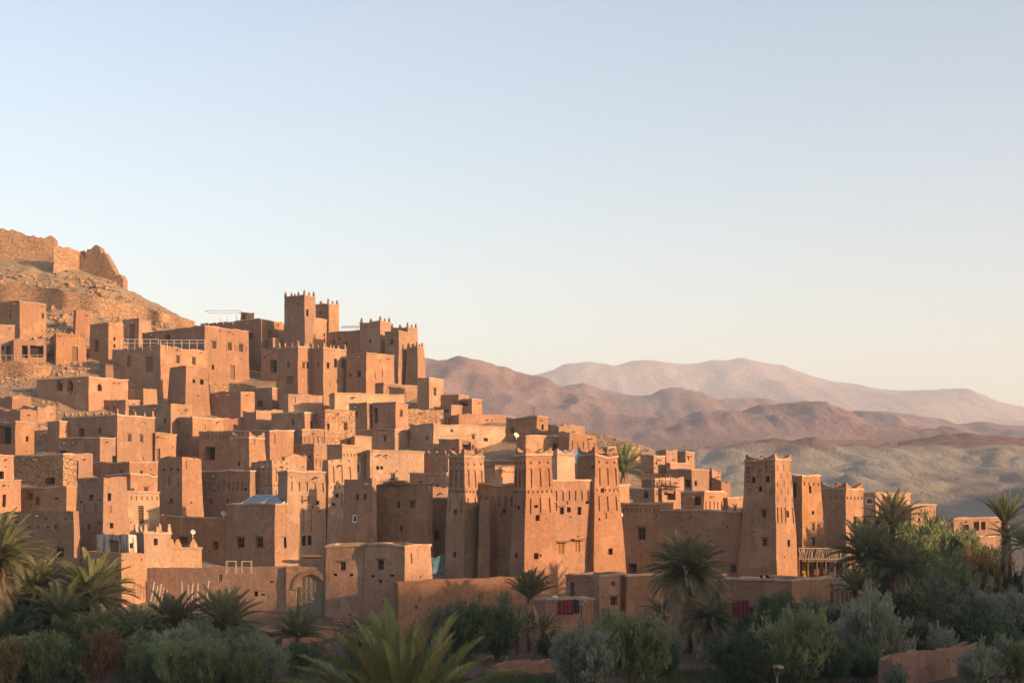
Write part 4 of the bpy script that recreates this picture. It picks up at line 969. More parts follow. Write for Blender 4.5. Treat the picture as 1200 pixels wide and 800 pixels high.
# solar panels on the roof
sp = MB()
def solar(label, f0, f1, tilt=.42):
    rt = empty('solar_panel', roofpt(h_sp, (f0 + f1) / 2, .15), label, 'solar panel', 'solar panels on the roof')
    c = rt.location.copy(); ex = -h_sp.dL; ey = (h_sp.dR * math.cos(tilt) + UZ * math.sin(tilt)); nz = ex.cross(ey).normalized()
    wd = h_sp.L * abs(f1 - f0) * .5; ln = 1.7
    c = c + ey * (ln * .85) + UZ * .35
    mb = MB(); mb.box(c, ex * wd * .97, ey * ln, nz * .03); mb.build('panel', M['panel'], rt)
    fr = MB()
    for sg in (-1, 1): fr.box(c + ex * sg * wd * .97 + nz * .01, ex * .05, ey * (ln + .05), nz * .06); fr.box(c + ey * sg * ln + nz * .01, ex * wd * .92, ey * .05, nz * .06)
    fr.build('frame', M['white'], rt)
    lg = MB()
    for sg in (-1, 1): lg.tube([c + ey * ln * .9 + ex * sg * wd * .8, V((c + ey * ln * .9 + ex * sg * wd * .8)) - UZ * (c.z + ey.z * ln * .9 - h_sp.zt + .6)], [.04, .04])
    lg.build('leg', M['metal'], rt)
solar('left solar panel with a pale cloudy reflection on the flat roof', .93, .5)
solar('right dark solar panel tilted on the flat roof', .46, .05)

# yellow painted door
def slab(name, label, cat, c, ex, ey, ez, m, group=None):
    mb = MB(); mb.box(V((0, 0, 0)) + c, ex, ey, ez); return tag(mb.build(name, M[m], loc=c - ez), label, cat, group)

# metal frame on the upper flat roof
def frame_struct(name, label, cat, pts_x, ytop, ybot, Y, dy, m='metal', r=.05, mid=None, group=None):
    rt = empty(name, at(pts_x[0], ybot, Y), label, cat, group)
    for row, yy in enumerate((Y, Y + dy)):
        for x in pts_x:
            p = at(x, ybot, Y); q = at(x, ytop, Y); p.y = q.y = yy
            b_ = MB(); b_.tube([p - UZ * .6, q], [r, r], 5); b_.build('post', M[m], rt)
        b_ = MB(); p = at(pts_x[0], ytop, Y); q = at(pts_x[-1], ytop, Y); p.y = q.y = yy; b_.tube([p, q], [r, r], 5)
        if mid:
            for my in mid:
                p = at(pts_x[0], my, Y); q = at(pts_x[-1], my, Y); p.y = q.y = yy; b_.tube([p, q], [r * .8, r * .8], 5)
        b_.build('rail', M[m], rt)
        if not dy: break
    if dy:
        for x in (pts_x[0], pts_x[-1]):
            b_ = MB(); p = at(x, ytop, Y); b_.tube([p, p + V((0, dy, 0))], [r, r], 5); b_.build('rail', M[m], rt)
    return rt
frame_struct('metal_canopy', 'thin metal canopy frame standing on a flat roof against the sky', 'frame', [240, 254, 262, 273, 282], 364, 376, ray(306, 436) + 3, 3.5, r=.045)
Yr_ = ray(188, 468)
frame_struct('railing', 'white roof terrace railing along the lit edge, upper left', 'railing', [188, 196, 204, 213, 222, 231, 240], 398.5, 406, Yr_ + .8, 0, 'white', .035, [402])
frame_struct('railing', 'white roof terrace railing along the shaded edge, upper left', 'railing', [142, 150, 158, 167, 176, 186], 397.5, 406, Yr_ + 1.6, 0, 'white', .035, [402])
frame_struct('railing', 'thin dark roof railing in front of the long cream wall', 'railing', [516, 524, 532, 540, 548, 556], 510.5, 516, ray(538, 546) + .6, 0, 'wood', .022)
frame_struct('railing', 'wooden railing on the ridge terrace above the lone palm', 'railing', [712, 719, 726, 733, 740, 747], 518, 525, ray(712, 545) + .5, 0, 'wood', .05, [521])
frame_struct('railing', 'slim railing on the pale balustrade house, right slope', 'railing', [752, 759, 766, 773, 780, 786], 556, 563, ray(767, 592) + .6, 0, 'wood', .045, [559])
frame_struct('railing', 'thin pole fence before the upper left terrace ruins', 'railing', [0, 7, 14, 21, 28, 36, 44, 52], 416, 427, ray(30, 430) - 1, 0, 'stick', .05)
for x, yt_, yb_ in ((161, 426, 447), (169.5, 426, 447), (177.5, 425, 447)):
    p = on_ground(x, yb_); mb = MB(); mb.tube([at(x, yb_ + 3, p.y), at(x + .4, yt_, p.y)], [.07, .05], 5)
    tag(mb.build('pole', M['stick'], loc=p), ['thin pale pole left of its two neighbours under the terrace house', 'middle thin pale pole under the terrace house', 'right thin pale pole under the terrace house'][int((x - 161) / 8)], 'pole', 'poles under the terrace house')
# rooftop hut by the frame
house('roof_hut', 'small reddish stair hut on the flat roof beside the metal frame', 'hut', 282, 289, 294, 366, 380, a=34, m='red', Y=ray(306, 436) + 4, rmin=2, ops=[('o', 'L', 286, 371, 3, 6)])
# blue roof behind the skyline wall, blue tank, teal tarps
Yk = 266.0
slab('tin_roof', 'pale blue sheet roof peeping over the skyline wall', 'roof sheet', at(411, 383, Yk) , V((1.7, 0, 0)), V((0, 1.2, .35)), V((0, -.02, .06)), 'tin')
Yb = ray(653, 600) + 8
mb = MB(); c = at(667, 533, Yb); mb.tube([c - V((1.25, 0, 0)), c - V((1.2, 0, 0)), c + V((1.2, 0, 0)), c + V((1.25, 0, 0))], [.1, .62, .62, .1], 12)
for sg in (-.8, .8): mb.box(c + V((sg, 0, -.75)), V((.12, 0, 0)), V((0, .5, 0)), V((0, 0, .3)))
tag(mb.build('water_tank', M['blue'], loc=c - UZ, sharp=40), 'blue water tank on a roof between the central kasbah towers', 'tank')
def tarp(name, label, x0, x1, y0, y1, Y, m, sag=.3):
    mb = MB(); n = 10; o = at(x0, y1, Y)
    for j in range(n):
        for i in range(n):
            u, v = i / (n - 1), j / (n - 1); p = at(x0 + (x1 - x0) * u, y0 + (y1 - y0) * v, Y)
            mb.v.append(p + V((0, sag * math.sin(u * 7 + v * 2) * (.3 + v), .12 * math.sin(u * 9) * (1 - v) - .1 * math.sin(u * math.pi))))
    for j in range(n - 1):
        for i in range(n - 1): q = j * n + i; mb.f.append((q, q + n, q + n + 1, q + 1)); mb.m.append(0)
    ob = mb.build(name, M[m], loc=o, sharp=60)
    md = ob.modifiers.new('thick', 'SOLIDIFY'); md.thickness = .05
    return tag(ob, label, 'tarpaulin')
tarp('tarpaulin', 'teal tarpaulin hung beside the foot of the left central tower', 495, 520, 651, 671, ray(500, 690), 'teal')

# carpets hang on walls, lying on the surface
def carpet(label, h, face, x0, x1, y0, y1, m='carpet', sl=0.0, cat='carpet'):
    a, b, c, d = [on_face(h, face, x, y, .07) for x, y in ((x0, y0), (x1, y0 + sl), (x1, y1 + sl), (x0, y1))]
    mb = MB(); n = 9
    nn = (b - a).cross(d - a).normalized()
    if nn.y > 0: nn = -nn
    for j in range(n):
        for i in range(n):
            u, v = i / (n - 1), j / (n - 1)
            mb.v.append(a.lerp(b, u).lerp(d.lerp(c, u), v) + nn * (.05 + .05 * math.sin(u * 19 + v)))
    for j in range(n - 1):
        for i in range(n - 1): q = j * n + i; mb.f.append((q, q + n, q + n + 1, q + 1)); mb.m.append(0)
    ob = mb.build('carpet', M[m], loc=d, sharp=60)
    md = ob.modifiers.new('thick', 'SOLIDIFY'); md.thickness = .06
    return tag(ob, label, cat, 'carpets hung on walls')
carpet('red striped carpet draped over the low stone terrace wall', h_ct, 'R', 653.5, 671, 702, 719, sl=0)
carpet('dark striped carpet hung right of the red striped one on the terrace wall', h_ct, 'R', 671.5, 677.5, 701, 717, 'blue_cloth')
carpet('red and black carpet hung on the shaded front wall under the people', h_fw, 'L', 859, 878, 703, 724)
# little bundles on the carpet wall
for x, m_, lb in ((649, 'white', 'white bundle lying on the terrace wall left of the carpet'), (682, 'tin', 'small pale bundle lying on the terrace wall right of the carpets')):
    p = on_face(h_ct, 'R', x, 703.5); mb = MB(); mb.box(p + V((.1, .3, .22)), V((.34, .05, 0)), V((0, .2, .02)), V((.03, 0, .2)), top=.6); tag(mb.build('bundle', M[m_], loc=p), lb, 'bundle')

# satellite dishes
def dish(label, p, r=.28, aim=V((.5, -.8, .45))):
    rt = empty('satellite_dish', p, label, 'dish', 'satellite dishes'); aim.normalize()
    a = aim.orthogonal().normalized(); b_ = aim.cross(a); mb = MB(); c = p + UZ * .5; n = 14
    for j in range(5):
        rr = r * j / 4
        for i in range(n): t = 2 * math.pi * i / n; mb.v.append(c + (a * math.cos(t) + b_ * math.sin(t)) * rr + aim * (.28 * rr * rr / r))
    for j in range(4):
        for i in range(n): k = (i + 1) % n; mb.f.append((j * n + i, j * n + k, j * n + n + k, j * n + n + i)); mb.m.append(0)
    mb.build('reflector', M['white'], rt, sharp=60)
    mb = MB(); mb.tube([p - UZ * .1, c - aim * .03], [.04, .04], 5); mb.tube([c - b_ * r * .9, c + aim * r * .9], [.02, .02], 4); mb.box(c + aim * r * .9, V((.05, 0, 0)), V((0, .05, 0)), V((0, 0, .07))); mb.build('arm', M['metal'], rt)
hs = {o['label']: o for o in col.objects if 'label' in o}
Yd = ray(775, 684)
dish('white dish fixed on the long shaded wall right of the central kasbah', at(727, 608, Yd + 2.0) + V((0, -.3, 0)))
dish('pale dish on the edge of the reddish low roof behind the solar house', at(262, 607, ray(268, 662) + .4), .3)
dish('white dish beside the dark hole of the reddish low house', at(226, 629, ray(199, 680) + 2.5), .26)
dish('tiny white dish on the ridge roofs above the central kasbah', at(605, 514, ray(616, 545) + .5), .4)

# tin roofs
p = roofpt(h_tin, .5, .5, .75); slab('tin_roof', 'pale tin sheet roof on the house with leaning arches', 'roof sheet', p, h_tin.dL * h_tin.L * .5, h_tin.dR * h_tin.R * .42, UZ * .05 + h_tin.dR * .01, 'tin')
# porch canopy by the solar house
pc = at(365, 652, ray(360, 668) - 1.2); slab('canopy', 'small brown awning over a doorway at the foot of the kasbah block', 'awning', pc, V((1.0, .15, 0)), V((-.1, .7, -.1)), UZ * .09, 'wood')
# white bench frames on the wall by the gate
for x, lb in ((270, 'left white metal bench frame on the front wall by the solar house'), (288, 'right white metal bench frame on the front wall by the solar house')):
    frame_struct('bench_frame', lb, 'bench', [x - 5, x + 6], 657.5, 664.5, ray(338, 742) + 2.5,   .5, 'stick', .03, group='white bench frames')

# balcony terrace with lattice railing beside the tall carved tower
Yt_ = ray(991, 690) - 1.0
def balcony():
    rt = empty('balcony', at(936, 676, Yt_), 'wooden balcony with woven pole railing, right of the tall carved tower', 'balcony')
    x0, x1 = 936, 999
    fl = MB(); fl.box(at((x0 + x1) / 2, 656, Yt_ + 1.6), V(((x1 - x0) / 2 / F * Yt_, 0, 0)), V((0, 1.6, 0)), UZ * .12); fl.build('floor', M['wood'], rt)
    for i in range(7):
        x = x0 + (x1 - x0) * i / 6; b_ = MB(); b_.tube([at(x, 682, Yt_), at(x + .3, 640.5, Yt_)], [.09, .07], 6); b_.build('post', M['wood'], rt)
    for yy in (642, 654.5):
        b_ = MB(); b_.tube([at(x0, yy, Yt_ - .08), at(x1, yy + .4, Yt_ - .08)], [.06, .06], 6); b_.build('rail', M['stick'], rt)
    lt = MB(); rr = random.Random(4)
    for i in range(34):
        x = x0 + (x1 - x0) * i / 34; dx = rr.choice((-4, 4, 3, -3)) + rr.uniform(-1, 1)
        lt.tube([at(x, 654.5, Yt_ - .12), at(max(x0, min(x1, x + dx)), 642, Yt_ - .13)], [.035, .03], 5)
    lt.build('lattice', M['stick'], rt)
    wl = MB(); wl.box(at(944, 664, Yt_ + 2.8), V((.36, 0, 0)), V((0, .06, 0)), UZ * .75); wl.build('lit_wall', M['yellow'], rt)  # panel standing for a lit piece of wall, its light painted in yellow
    for x in (957, 968, 983):
        wl = MB(); wl.box(at(x, 665, Yt_ + 2.8), V((.3, 0, 0)), V((0, .05, 0)), UZ * .8); wl.build('door', M['wood'], rt)
balcony()
# outside stair
def stair(label, x, y, Y, n, step, m='red'):
    mb = MB()
    for i in range(n):
        c = at(x, y, Y) + V((.42 * i, -.15 * i, -.19 * i)); mb.box(c - UZ * 1.2, V((.24, 0, 0)), V((0, .7, 0)), UZ * 1.3)
    return tag(mb.build('stair', M[m], loc=at(x, y, Y)), label, 'stair')
stair('stone steps going down at the right end of the pale-coped front house', 978, 684, ray(974, 738) + 3, 9, .4)

# wooden stakes leaning on the front wall
rr = random.Random(11)
Yw = ray(240, 742) - 1.2
stakes = [(172, 706, 8, 22), (175, 703, 6, 22), (178, 706, 7, 20), (181, 707, 6, 18), (184, 706, 5, 22), (187, 708, 5, 20), (190, 709, 4, 16), (193, 706, 3, 15), (213, 700, 0, 19), (220, 700, 0, 15), (225, 700, 1, 17), (231, 701, 1, 18), (242, 700, 3, 20)]
sn = ['leaning bleached wooden stake at the left end of the stake row', 'upright bleached wooden stake among the palms by the front wall']
for i, (x, y, dx, hh) in enumerate(stakes):
    mb = MB(); p0 = at(x, y + 6, Yw - 1.1 + .1 * (i % 3)); p1 = at(x + dx, y - hh, Yw + .55)
    mb.tube([p0, p0.lerp(p1, .5) + V((rr.uniform(-.08, .08), 0, 0)), p1], [.10, .085, .05], 6)
    tag(mb.build('stake', M['stick'], loc=p0), 'leaning bleached wooden stake propped on the front wall' if dx > 2 else 'upright bleached wooden stake among the palms by the front wall', 'stake', 'leaning stakes on the front wall' if dx > 2 else 'upright stakes on the front wall')

# brushwood and poles on the flat roofs
rr = random.Random(77)
def brush(hl, label, f0, f1):
    h = HS[hl]; c = roofpt(h, f0, f1, .5); mb = MB()
    for i in range(46):
        a = rr.gauss(0, .35); d = (h.dL * math.cos(a) + h.dR * math.sin(a)) * rr.uniform(.6, 1.5); q = c + V((rr.gauss(0, .5), rr.gauss(0, .4), rr.uniform(-.1, .45)))
        mb.tube([q - d, q + d + UZ * rr.uniform(-.1, .2)], [.035, .02], 4)
    tag(mb.build('brushwood_pile', M[rr.choice(('stick', 'wood'))], loc=c), label, 'brushwood')
for hl, lb in (('shaded house with two black arched windows, left side', 'brushwood heap on the roof above the two black arched windows'), ('large sunlit house with spiked roof corners and three small windows', 'brushwood heap on the roof with spiked corners'),
               ('low flat house with log roof under the merloned row', 'brushwood heap on the low log-roofed house, upper middle'), ('square house with paired windows next to the rubble-stone house', 'brushwood heap on the roof above the paired windows'),
               ('low shaded block with small sunlit end under the cube houses', 'brushwood heap on the low block under the cube houses'), ('small house with dark double opening under the carved balustrade', 'brushwood heap above the dark double opening, right slope'),
               ('long dark rubble-stone house with a black opening, left', 'brushwood heap on the long rubble-stone house at left'), ('biggest shaded house, main front with scattered small windows', 'brushwood heap on the roof of the biggest shaded house')):
    brush(hl, lb, rr.uniform(.3, .6), rr.uniform(.12, .3))
def roofpole(hl, label, f0, f1, ht, lean):
    h = HS[hl]; c = roofpt(h, f0, f1); mb = MB(); mb.tube([c - UZ * .2, c + UZ * ht + V((lean, 0, 0))], [.05, .035], 5)
    mb.tube([c + UZ * ht * .9 - h.dL * .4, c + UZ * ht * .92 + h.dL * .4], [.02, .02], 4); tag(mb.build('roof_pole', M['wood'], loc=c), label, 'pole')
for hl, lb, a, b_, ht, ln in (('ridge house with shaded front and short sunlit end, middle', 'thin aerial pole on the ridge house in the middle', .3, .5, 2.2, .1), ('very long cream sunlit wall house, middle of the village', 'thin aerial pole on the long cream wall house', .5, .3, 1.8, 0),
     ('house with finials and shaded two-window front below the tallest tower', 'aerial pole below the tallest skyline tower', .5, .6, 2.0, .1), ('cream sunlit house with frieze and a bright white window', 'aerial pole on the cream frieze house', .5, .4, 1.8, -.1),
     ('top hillside house with a bright narrow sunlit end', 'aerial pole on the top hillside house, right slope', .4, .5, 1.6, 0), ('low house with shaded veranda at the foot of the right slope', 'aerial pole at the foot of the right slope', .4, .5, 2.2, .15)):
    roofpole(hl, lb, a, b_, ht, ln)

# garden lamp at the bottom
pl = on_ground(910.5, 806)
def lamp():
    rt = empty('garden_lamp', pl, 'small pale mushroom-capped lamp post among the bushes at the bottom edge', 'lamp')
    top = at(910.5, 781, pl.y); jn = at(910.5, 792, pl.y)
    mb = MB(); mb.tube([pl - UZ * .3, jn], [.07, .06], 8); mb.build('pole', M['stick'], rt)
    mb = MB()
    for sg in (-1, 1): mb.tube([jn, top + V((sg * .26, 0, -.08))], [.03, .03], 5)
    mb.build('bracket', M['stick'], rt)
    mb = MB(); mb.tube([top - UZ * .1, top - UZ * .06, top + UZ * .1, top + UZ * .15], [.2, .48, .48, .25], 16); mb.build('cap', M['stick'], rt, sharp=40)
lamp()

# two people sitting on the terrace behind the pale-coped wall
def person(label, p, face, shirt, seed):
    """seated figure: skeleton of connected edges, skinned"""
    f = V((math.cos(face), math.sin(face), 0)); s = V((-f.y, f.x, 0))
    def q(a, b_, c): return f * a + s * b_ + UZ * c
    pts = [q(0, 0, .50), q(.0, 0, .72), q(-.02, 0, .98), q(0, 0, 1.10), q(.02, 0, 1.20), q(.03, 0, 1.31), q(.03, 0, 1.40)]
    rad = [.15, .14, .15, .055, .085, .10, .07]
    ed = [(0, 1), (1, 2), (2, 3), (3, 4), (4, 5), (5, 6)]
    for sg in (-1, 1):
        n = len(pts); pts += [q(.05, sg * .1, .47), q(.44, sg * .12, .48), q(.46, sg * .12, .07), q(.58, sg * .13, .03)]; rad += [.095, .07, .05, .045]
        ed += [(0, n), (n, n + 1), (n + 1, n + 2), (n + 2, n + 3)]
        n = len(pts); pts += [q(-.01, sg * .2, 1.0), q(.06, sg * .25, .75), q(.27, sg * .14, .66), q(.36, sg * .08, .64)]; rad += [.06, .045, .035, .038]
        ed += [(2, n), (n, n + 1), (n + 1, n + 2), (n + 2, n + 3)]
        for kf in range(4):
            m_ = len(pts); pts += [q(.41, sg * (.05 + .02 * kf), .63 - .006 * kf), q(.455, sg * (.045 + .02 * kf), .60)]; rad += [.011, .009]; ed += [(n + 3, m_), (m_, m_ + 1)]
        m_ = len(pts); pts += [q(.37, sg * .03, .66)]; rad += [.012]; ed += [(n + 3, m_)]
    n = len(pts); pts += [q(.14, 0, 1.29)]; rad += [.02]; ed += [(5, n)]              # nose
    me = bpy.data.meshes.new('person'); me.from_pydata([tuple(x) for x in pts], ed, [])
    ob = bpy.data.objects.new('person', me); col.objects.link(ob); ob.location = p
    md = ob.modifiers.new('skin', 'SKIN')
    for v, r_ in zip(me.skin_vertices[0].data, rad): v.radius = (r_, r_)
    me.skin_vertices[0].data[0].use_root = True
    sb = ob.modifiers.new('sub', 'SUBSURF'); sb.levels = sb.render_levels = 1
    dg = bpy.context.evaluated_depsgraph_get(); ev = bpy.data.meshes.new_from_object(ob.evaluated_get(dg))
    ob.modifiers.clear(); ob.data = ev; ev.name = 'person'
    ev.materials.clear()
    for k in ('skin', shirt, 'blue_cloth'): ev.materials.append(M[k])
    for pl_ in ev.polygons:
        c = pl_.center; a = c.dot(f); zz = c.z
        pl_.material_index = 0 if zz > 1.12 or (a > .31 and .57 < zz < .7 and abs(c.dot(s)) < .13) else (1 if zz > .56 else 2)
        pl_.use_smooth = True
    tag(ob, label, 'person')
    hb = MB(); c = p + q(.0, 0, 1.345)
    for j in range(5):
        for i in range(10):
            t = 2 * math.pi * i / 10; ph = j / 4 * 1.75
            hb.v.append(c + (f * math.cos(t) * 1.1 + s * math.sin(t)) * .115 * math.sin(ph) - f * .03 * (j / 4) + UZ * (.115 * math.cos(ph)))
    for j in range(4):
        for i in range(10): k = (i + 1) % 10; hb.f.append((j * 10 + i, j * 10 + k, j * 10 + 10 + k, j * 10 + 10 + i)); hb.m.append(0)
    hb.build('hair', M['black_cloth'], ob, sharp=60)
    return ob
zr = h_fw.zt - .55
Yp = h_fw.Y + 4.0
for px_, fc, sh, lb in ((892.5, 2.6, 'black_cloth', 'person in black sitting on the terrace, left of the one in blue'), (899, .4, 'blue_cloth', 'person in dark blue sitting on the terrace below the tall carved tower')):
    p = V(((px_ - 600) / F * Yp, Yp, zr)); person(lb, p - UZ * .12, fc, sh, 1)
    st = MB(); st.box(p + UZ * .16, V((.2, 0, 0)), V((0, .2, 0)), UZ * .17, top=.85); tag(st.build('stool', M['wood'], loc=p), 'low stool under the person in ' + ('black' if 'black,' in lb or 'in black' in lb else 'dark blue'), 'stool')

# ================================================================== palms, shrubs, ground cover
def frond(mb, o, az, el, Lf, droop, nleaf=26, wl=.30, mi=0, rnd=random, vang=.6, wid=.05, mr=1):
    """one feather leaf: arched midrib with paired leaflets"""
    d = V((math.cos(az), math.sin(az), 0)); side = V((-d.y, d.x, 0)); pts = []; p = V(o); e = el; n = 12
    for i in range(n + 1):
        pts.append(p.copy()); p = p + (d * math.cos(e) + UZ * math.sin(e)) * (Lf / n); e -= droop / n * (.4 + 1.2 * i / n)
    mb.tube(pts, [.045 * (1 - .8 * i / n) * Lf / 3 for i in range(n + 1)], 4, mr)
    for i in range(nleaf):
        t = .14 + .85 * i / nleaf; k = t * n; a = min(n - 1, int(k)); q = pts[a].lerp(pts[a + 1], k - a); td = (pts[a + 1] - pts[a]).normalized()
        up = side.cross(td); up = -up if up.z < 0 else up
        ll = Lf * wl * (math.sin(math.pi * min(1, .16 + t * .86)) ** .6) * rnd.uniform(.85, 1.1)
        for sg in (-1, 1):
            dr = (td * (.95 + .7 * t) + side * sg * (1.0 - .35 * t) + up * vang * rnd.uniform(.5, 1.2)).normalized()
            w = td * wid * Lf / 3 * rnd.uniform(.8, 1.25)
            tip = q + dr * ll - UZ * ll * .12; mid = q + dr * ll * .5
            mb.poly([q - w * .4, mid - w * .6, tip, mid + w * .6, q + w * .4], mi)
def palm(label, px, py, Y, Rm, nf=34, el=(-.4, 1.3), droop=1.1, skirt=0, trunk_r=.22, fm='frond', seed=1, fruit=0, parts=False, az=None, name='date_palm', wid=.08, base=None, vang=.6, nleaf=30, lean=0.0, wl=.24):
    rnd = random.Random(seed)
    c = at(px, py, Y); gz = ground_h(c.x, c.y)
    if base is not None: gz = base
    root = empty(name, V((c.x + lean, c.y, gz)), label, 'palm tree', 'date palms')
    b0 = V((c.x + lean, c.y, gz - .5)); hgt = c.z - gz
    tr = MB(); n = max(4, int(hgt / .22))
    pts, rad = [], []
    for i in range(n + 1):
        t = i / n; pts.append(b0.lerp(c, t) + V((.12 * math.sin(t * 3), 0, 0)) * min(1, hgt / 3)); rad.append(trunk_r * (1.15 - .25 * t) * (1.12 if i % 2 else .92))
    tr.tube(pts, rad, 9)
    for i in range(int(max(.6, hgt) * 16)):                       # leaf bases
        t = rnd.random() ** .7; a = rnd.uniform(0, 6.28); q = b0.lerp(c, t); r_ = trunk_r * (1.15 - .25 * t)
        dv = V((math.cos(a), math.sin(a), 0)); tr.box(q + dv * r_, dv * .08 + UZ * .05, V((-dv.y, dv.x, 0)) * .07, UZ * .10 + dv * .05, top=.5)
    tr.build('trunk', M['trunk'], root, sharp=50)
    if skirt:
        sk = MB()
        for i in range(skirt):
            a = rnd.uniform(0, 6.28); e = rnd.uniform(-1.5, -.75); o_ = c - UZ * rnd.uniform(0, min(3.4, hgt * .55))
            frond(sk, o_ + V((math.cos(a), math.sin(a), 0)) * trunk_r, a, e, Rm * rnd.uniform(.65, 1.05), rnd.uniform(.5, 1.0), 22, .20, rnd=rnd, vang=-.2)
        sk.build('dead_skirt', [M['dead_frond'], M['dead_frond']], root)
    cr = MB()
    for i in range(nf):
        t = (i + .5) / nf; a = (i * 2.39996 + rnd.uniform(-.25, .25)) if az is None else rnd.uniform(*az)
        e = el[0] + (el[1] - el[0]) * (1 - t) ** .8 + rnd.uniform(-.08, .08)
        if parts: cr = MB()
        frond(cr, c + V((math.cos(a), math.sin(a), 0)) * .15, a, e, Rm * rnd.uniform(.85, 1.12), droop * rnd.uniform(.7, 1.2) * (.6 + .5 * t), nleaf, wl=wl, rnd=rnd, wid=wid, vang=vang)
        if parts: cr.build('frond', [M[fm], M['straw']], root)
    if not parts: cr.build('crown', [M[fm], M[fm]], root)
    if fruit:
        fb = MB()
        for i in range(fruit):
            a = rnd.uniform(0, 6.28); d = V((math.cos(a), math.sin(a), 0)); q = c + d * .3
            for k in range(9):
                dd = d + V((rnd.uniform(-.4, .4), rnd.uniform(-.4, .4), 0)); fb.tube([q, q + dd * .45 + UZ * .15, q + dd * .75 - UZ * .45], [.02, .02, .03], 4)
        fb.build('fruit_stalk', M['fruit'], root)
    return root
palm('big upright foreground palm at the bottom, out of focus', 470, 858, 41, 3.6, 46, (.3, 1.5), .55, 0, .3, 'frond_fg', 3, 2, True, wid=.042, nleaf=72, vang=.7, wl=.185)
palm('tall shaggy palm with long brown skirt in front of the shaded wall', 806, 672, 117, 3.7, 110, (-.6, 1.45), 1.2, 120, .3, 'frond', 5)
palm('short drooping palm right below the shaggy palm', 832, 727, 112, 2.7, 50, (-.5, 1.1), 1.5, 50, .25, 'frond', 6)
palm('low drooping palm half hidden left of the shaggy palm', 776, 716, 120, 2.0, 20, (-.2, 1.0), 1.2, 0, .2, 'frond_fg' if False else 'frond', 7)
palm('small upright palm on a thin trunk left of the carpet wall', 621, 700, 118, 2.6, 38, (.45, 1.5), .55, 8, .2, 'frond', 8)
palm('bushy young palm at the foot of the small upright palm, left side', 607, 738, 117, 2.2, 16, (.1, 1.4), .7, 0, .2, 'frond', 9)
palm('bushy young palm at the foot of the small upright palm, right side', 637, 738, 118, 1.8, 14, (.2, 1.4), .7, 0, .2, 'frond', 39)
palm('lone palm on the ridge right of the central kasbah', 731, 553, 186, 4.0, 34, (.0, 1.5), .7, 6, .3, 'frond', 10)
palm('tall palm with upswept crown right of the horned tower', 1046, 612, 122, 2.9, 26, (.15, 1.5), .65, 4, .2, 'frond', 11)
palm('broad dense palm in front of the balcony end', 1018, 655, 118, 3.7, 64, (-.4, 1.4), 1.1, 14, .3, 'frond', 12)
palm('dark palm low at the right end of the balcony', 1002, 690, 112, 2.3, 26, (-.2, 1.3), 1.1, 6, .22, 'frond', 13)
palm('drooping palm crown to the right of the dense balcony palm', 1058, 668, 115, 3.0, 30, (-.5, 1.2), 1.3, 8, .25, 'frond', 14)
palm('upright palm with rusty skirt at the right edge of the frame', 1177, 612, 128, 2.9, 22, (.55, 1.5), .45, 0, .28, 'frond', 15)
palm('rusty skirted lower palm under the upright palm at right', 1180, 628, 127, 2.0, 12, (-.2, 1.0), 1.0, 40, .32, 'frond', 35)
palm('palm cut by the right edge of the frame', 1204, 640, 124, 2.6, 26, (-.2, 1.4), 1.0, 8, .25, 'frond', 16)
palm('palm with orange date stalks at the left edge of the frame', -2, 652, 116, 4.0, 64, (-.6, 1.4), 1.1, 50, .3, 'frond', 17, 6)
palm('palm second from the left edge, behind the tamarisk bushes', 42, 690, 119, 3.5, 56, (-.5, 1.4), 1.1, 14, .27, 'frond', 18)
palm('wide palm spreading in front of the whitewashed wall', 106, 700, 118, 4.1, 72, (-.5, 1.4), 1.0, 10, .3, 'frond', 19)
palm('dark low palm under the second palm from the left', 70, 722, 114, 3.3, 50, (-.4, 1.3), 1.1, 0, .25, 'frond', 20)
palm('spiky palm beside the leaning stakes', 203, 736, 117, 3.4, 52, (-.2, 1.4), .8, 0, .25, 'frond', 21)
palm('spiky palm with pale frond tips before the long front wall', 262, 734, 117, 3.6, 56, (-.2, 1.45), .8, 0, .25, 'frond', 22)
palm('small dusty palm left of the arched gate', 349, 746, 115, 2.8, 44, (.0, 1.45), .9, 10, .22, 'frond', 23)
palm('low palm hidden at the left of the gate bushes', 160, 742, 114, 2.8, 36, (-.2, 1.3), 1.0, 0, .22, 'frond', 24)

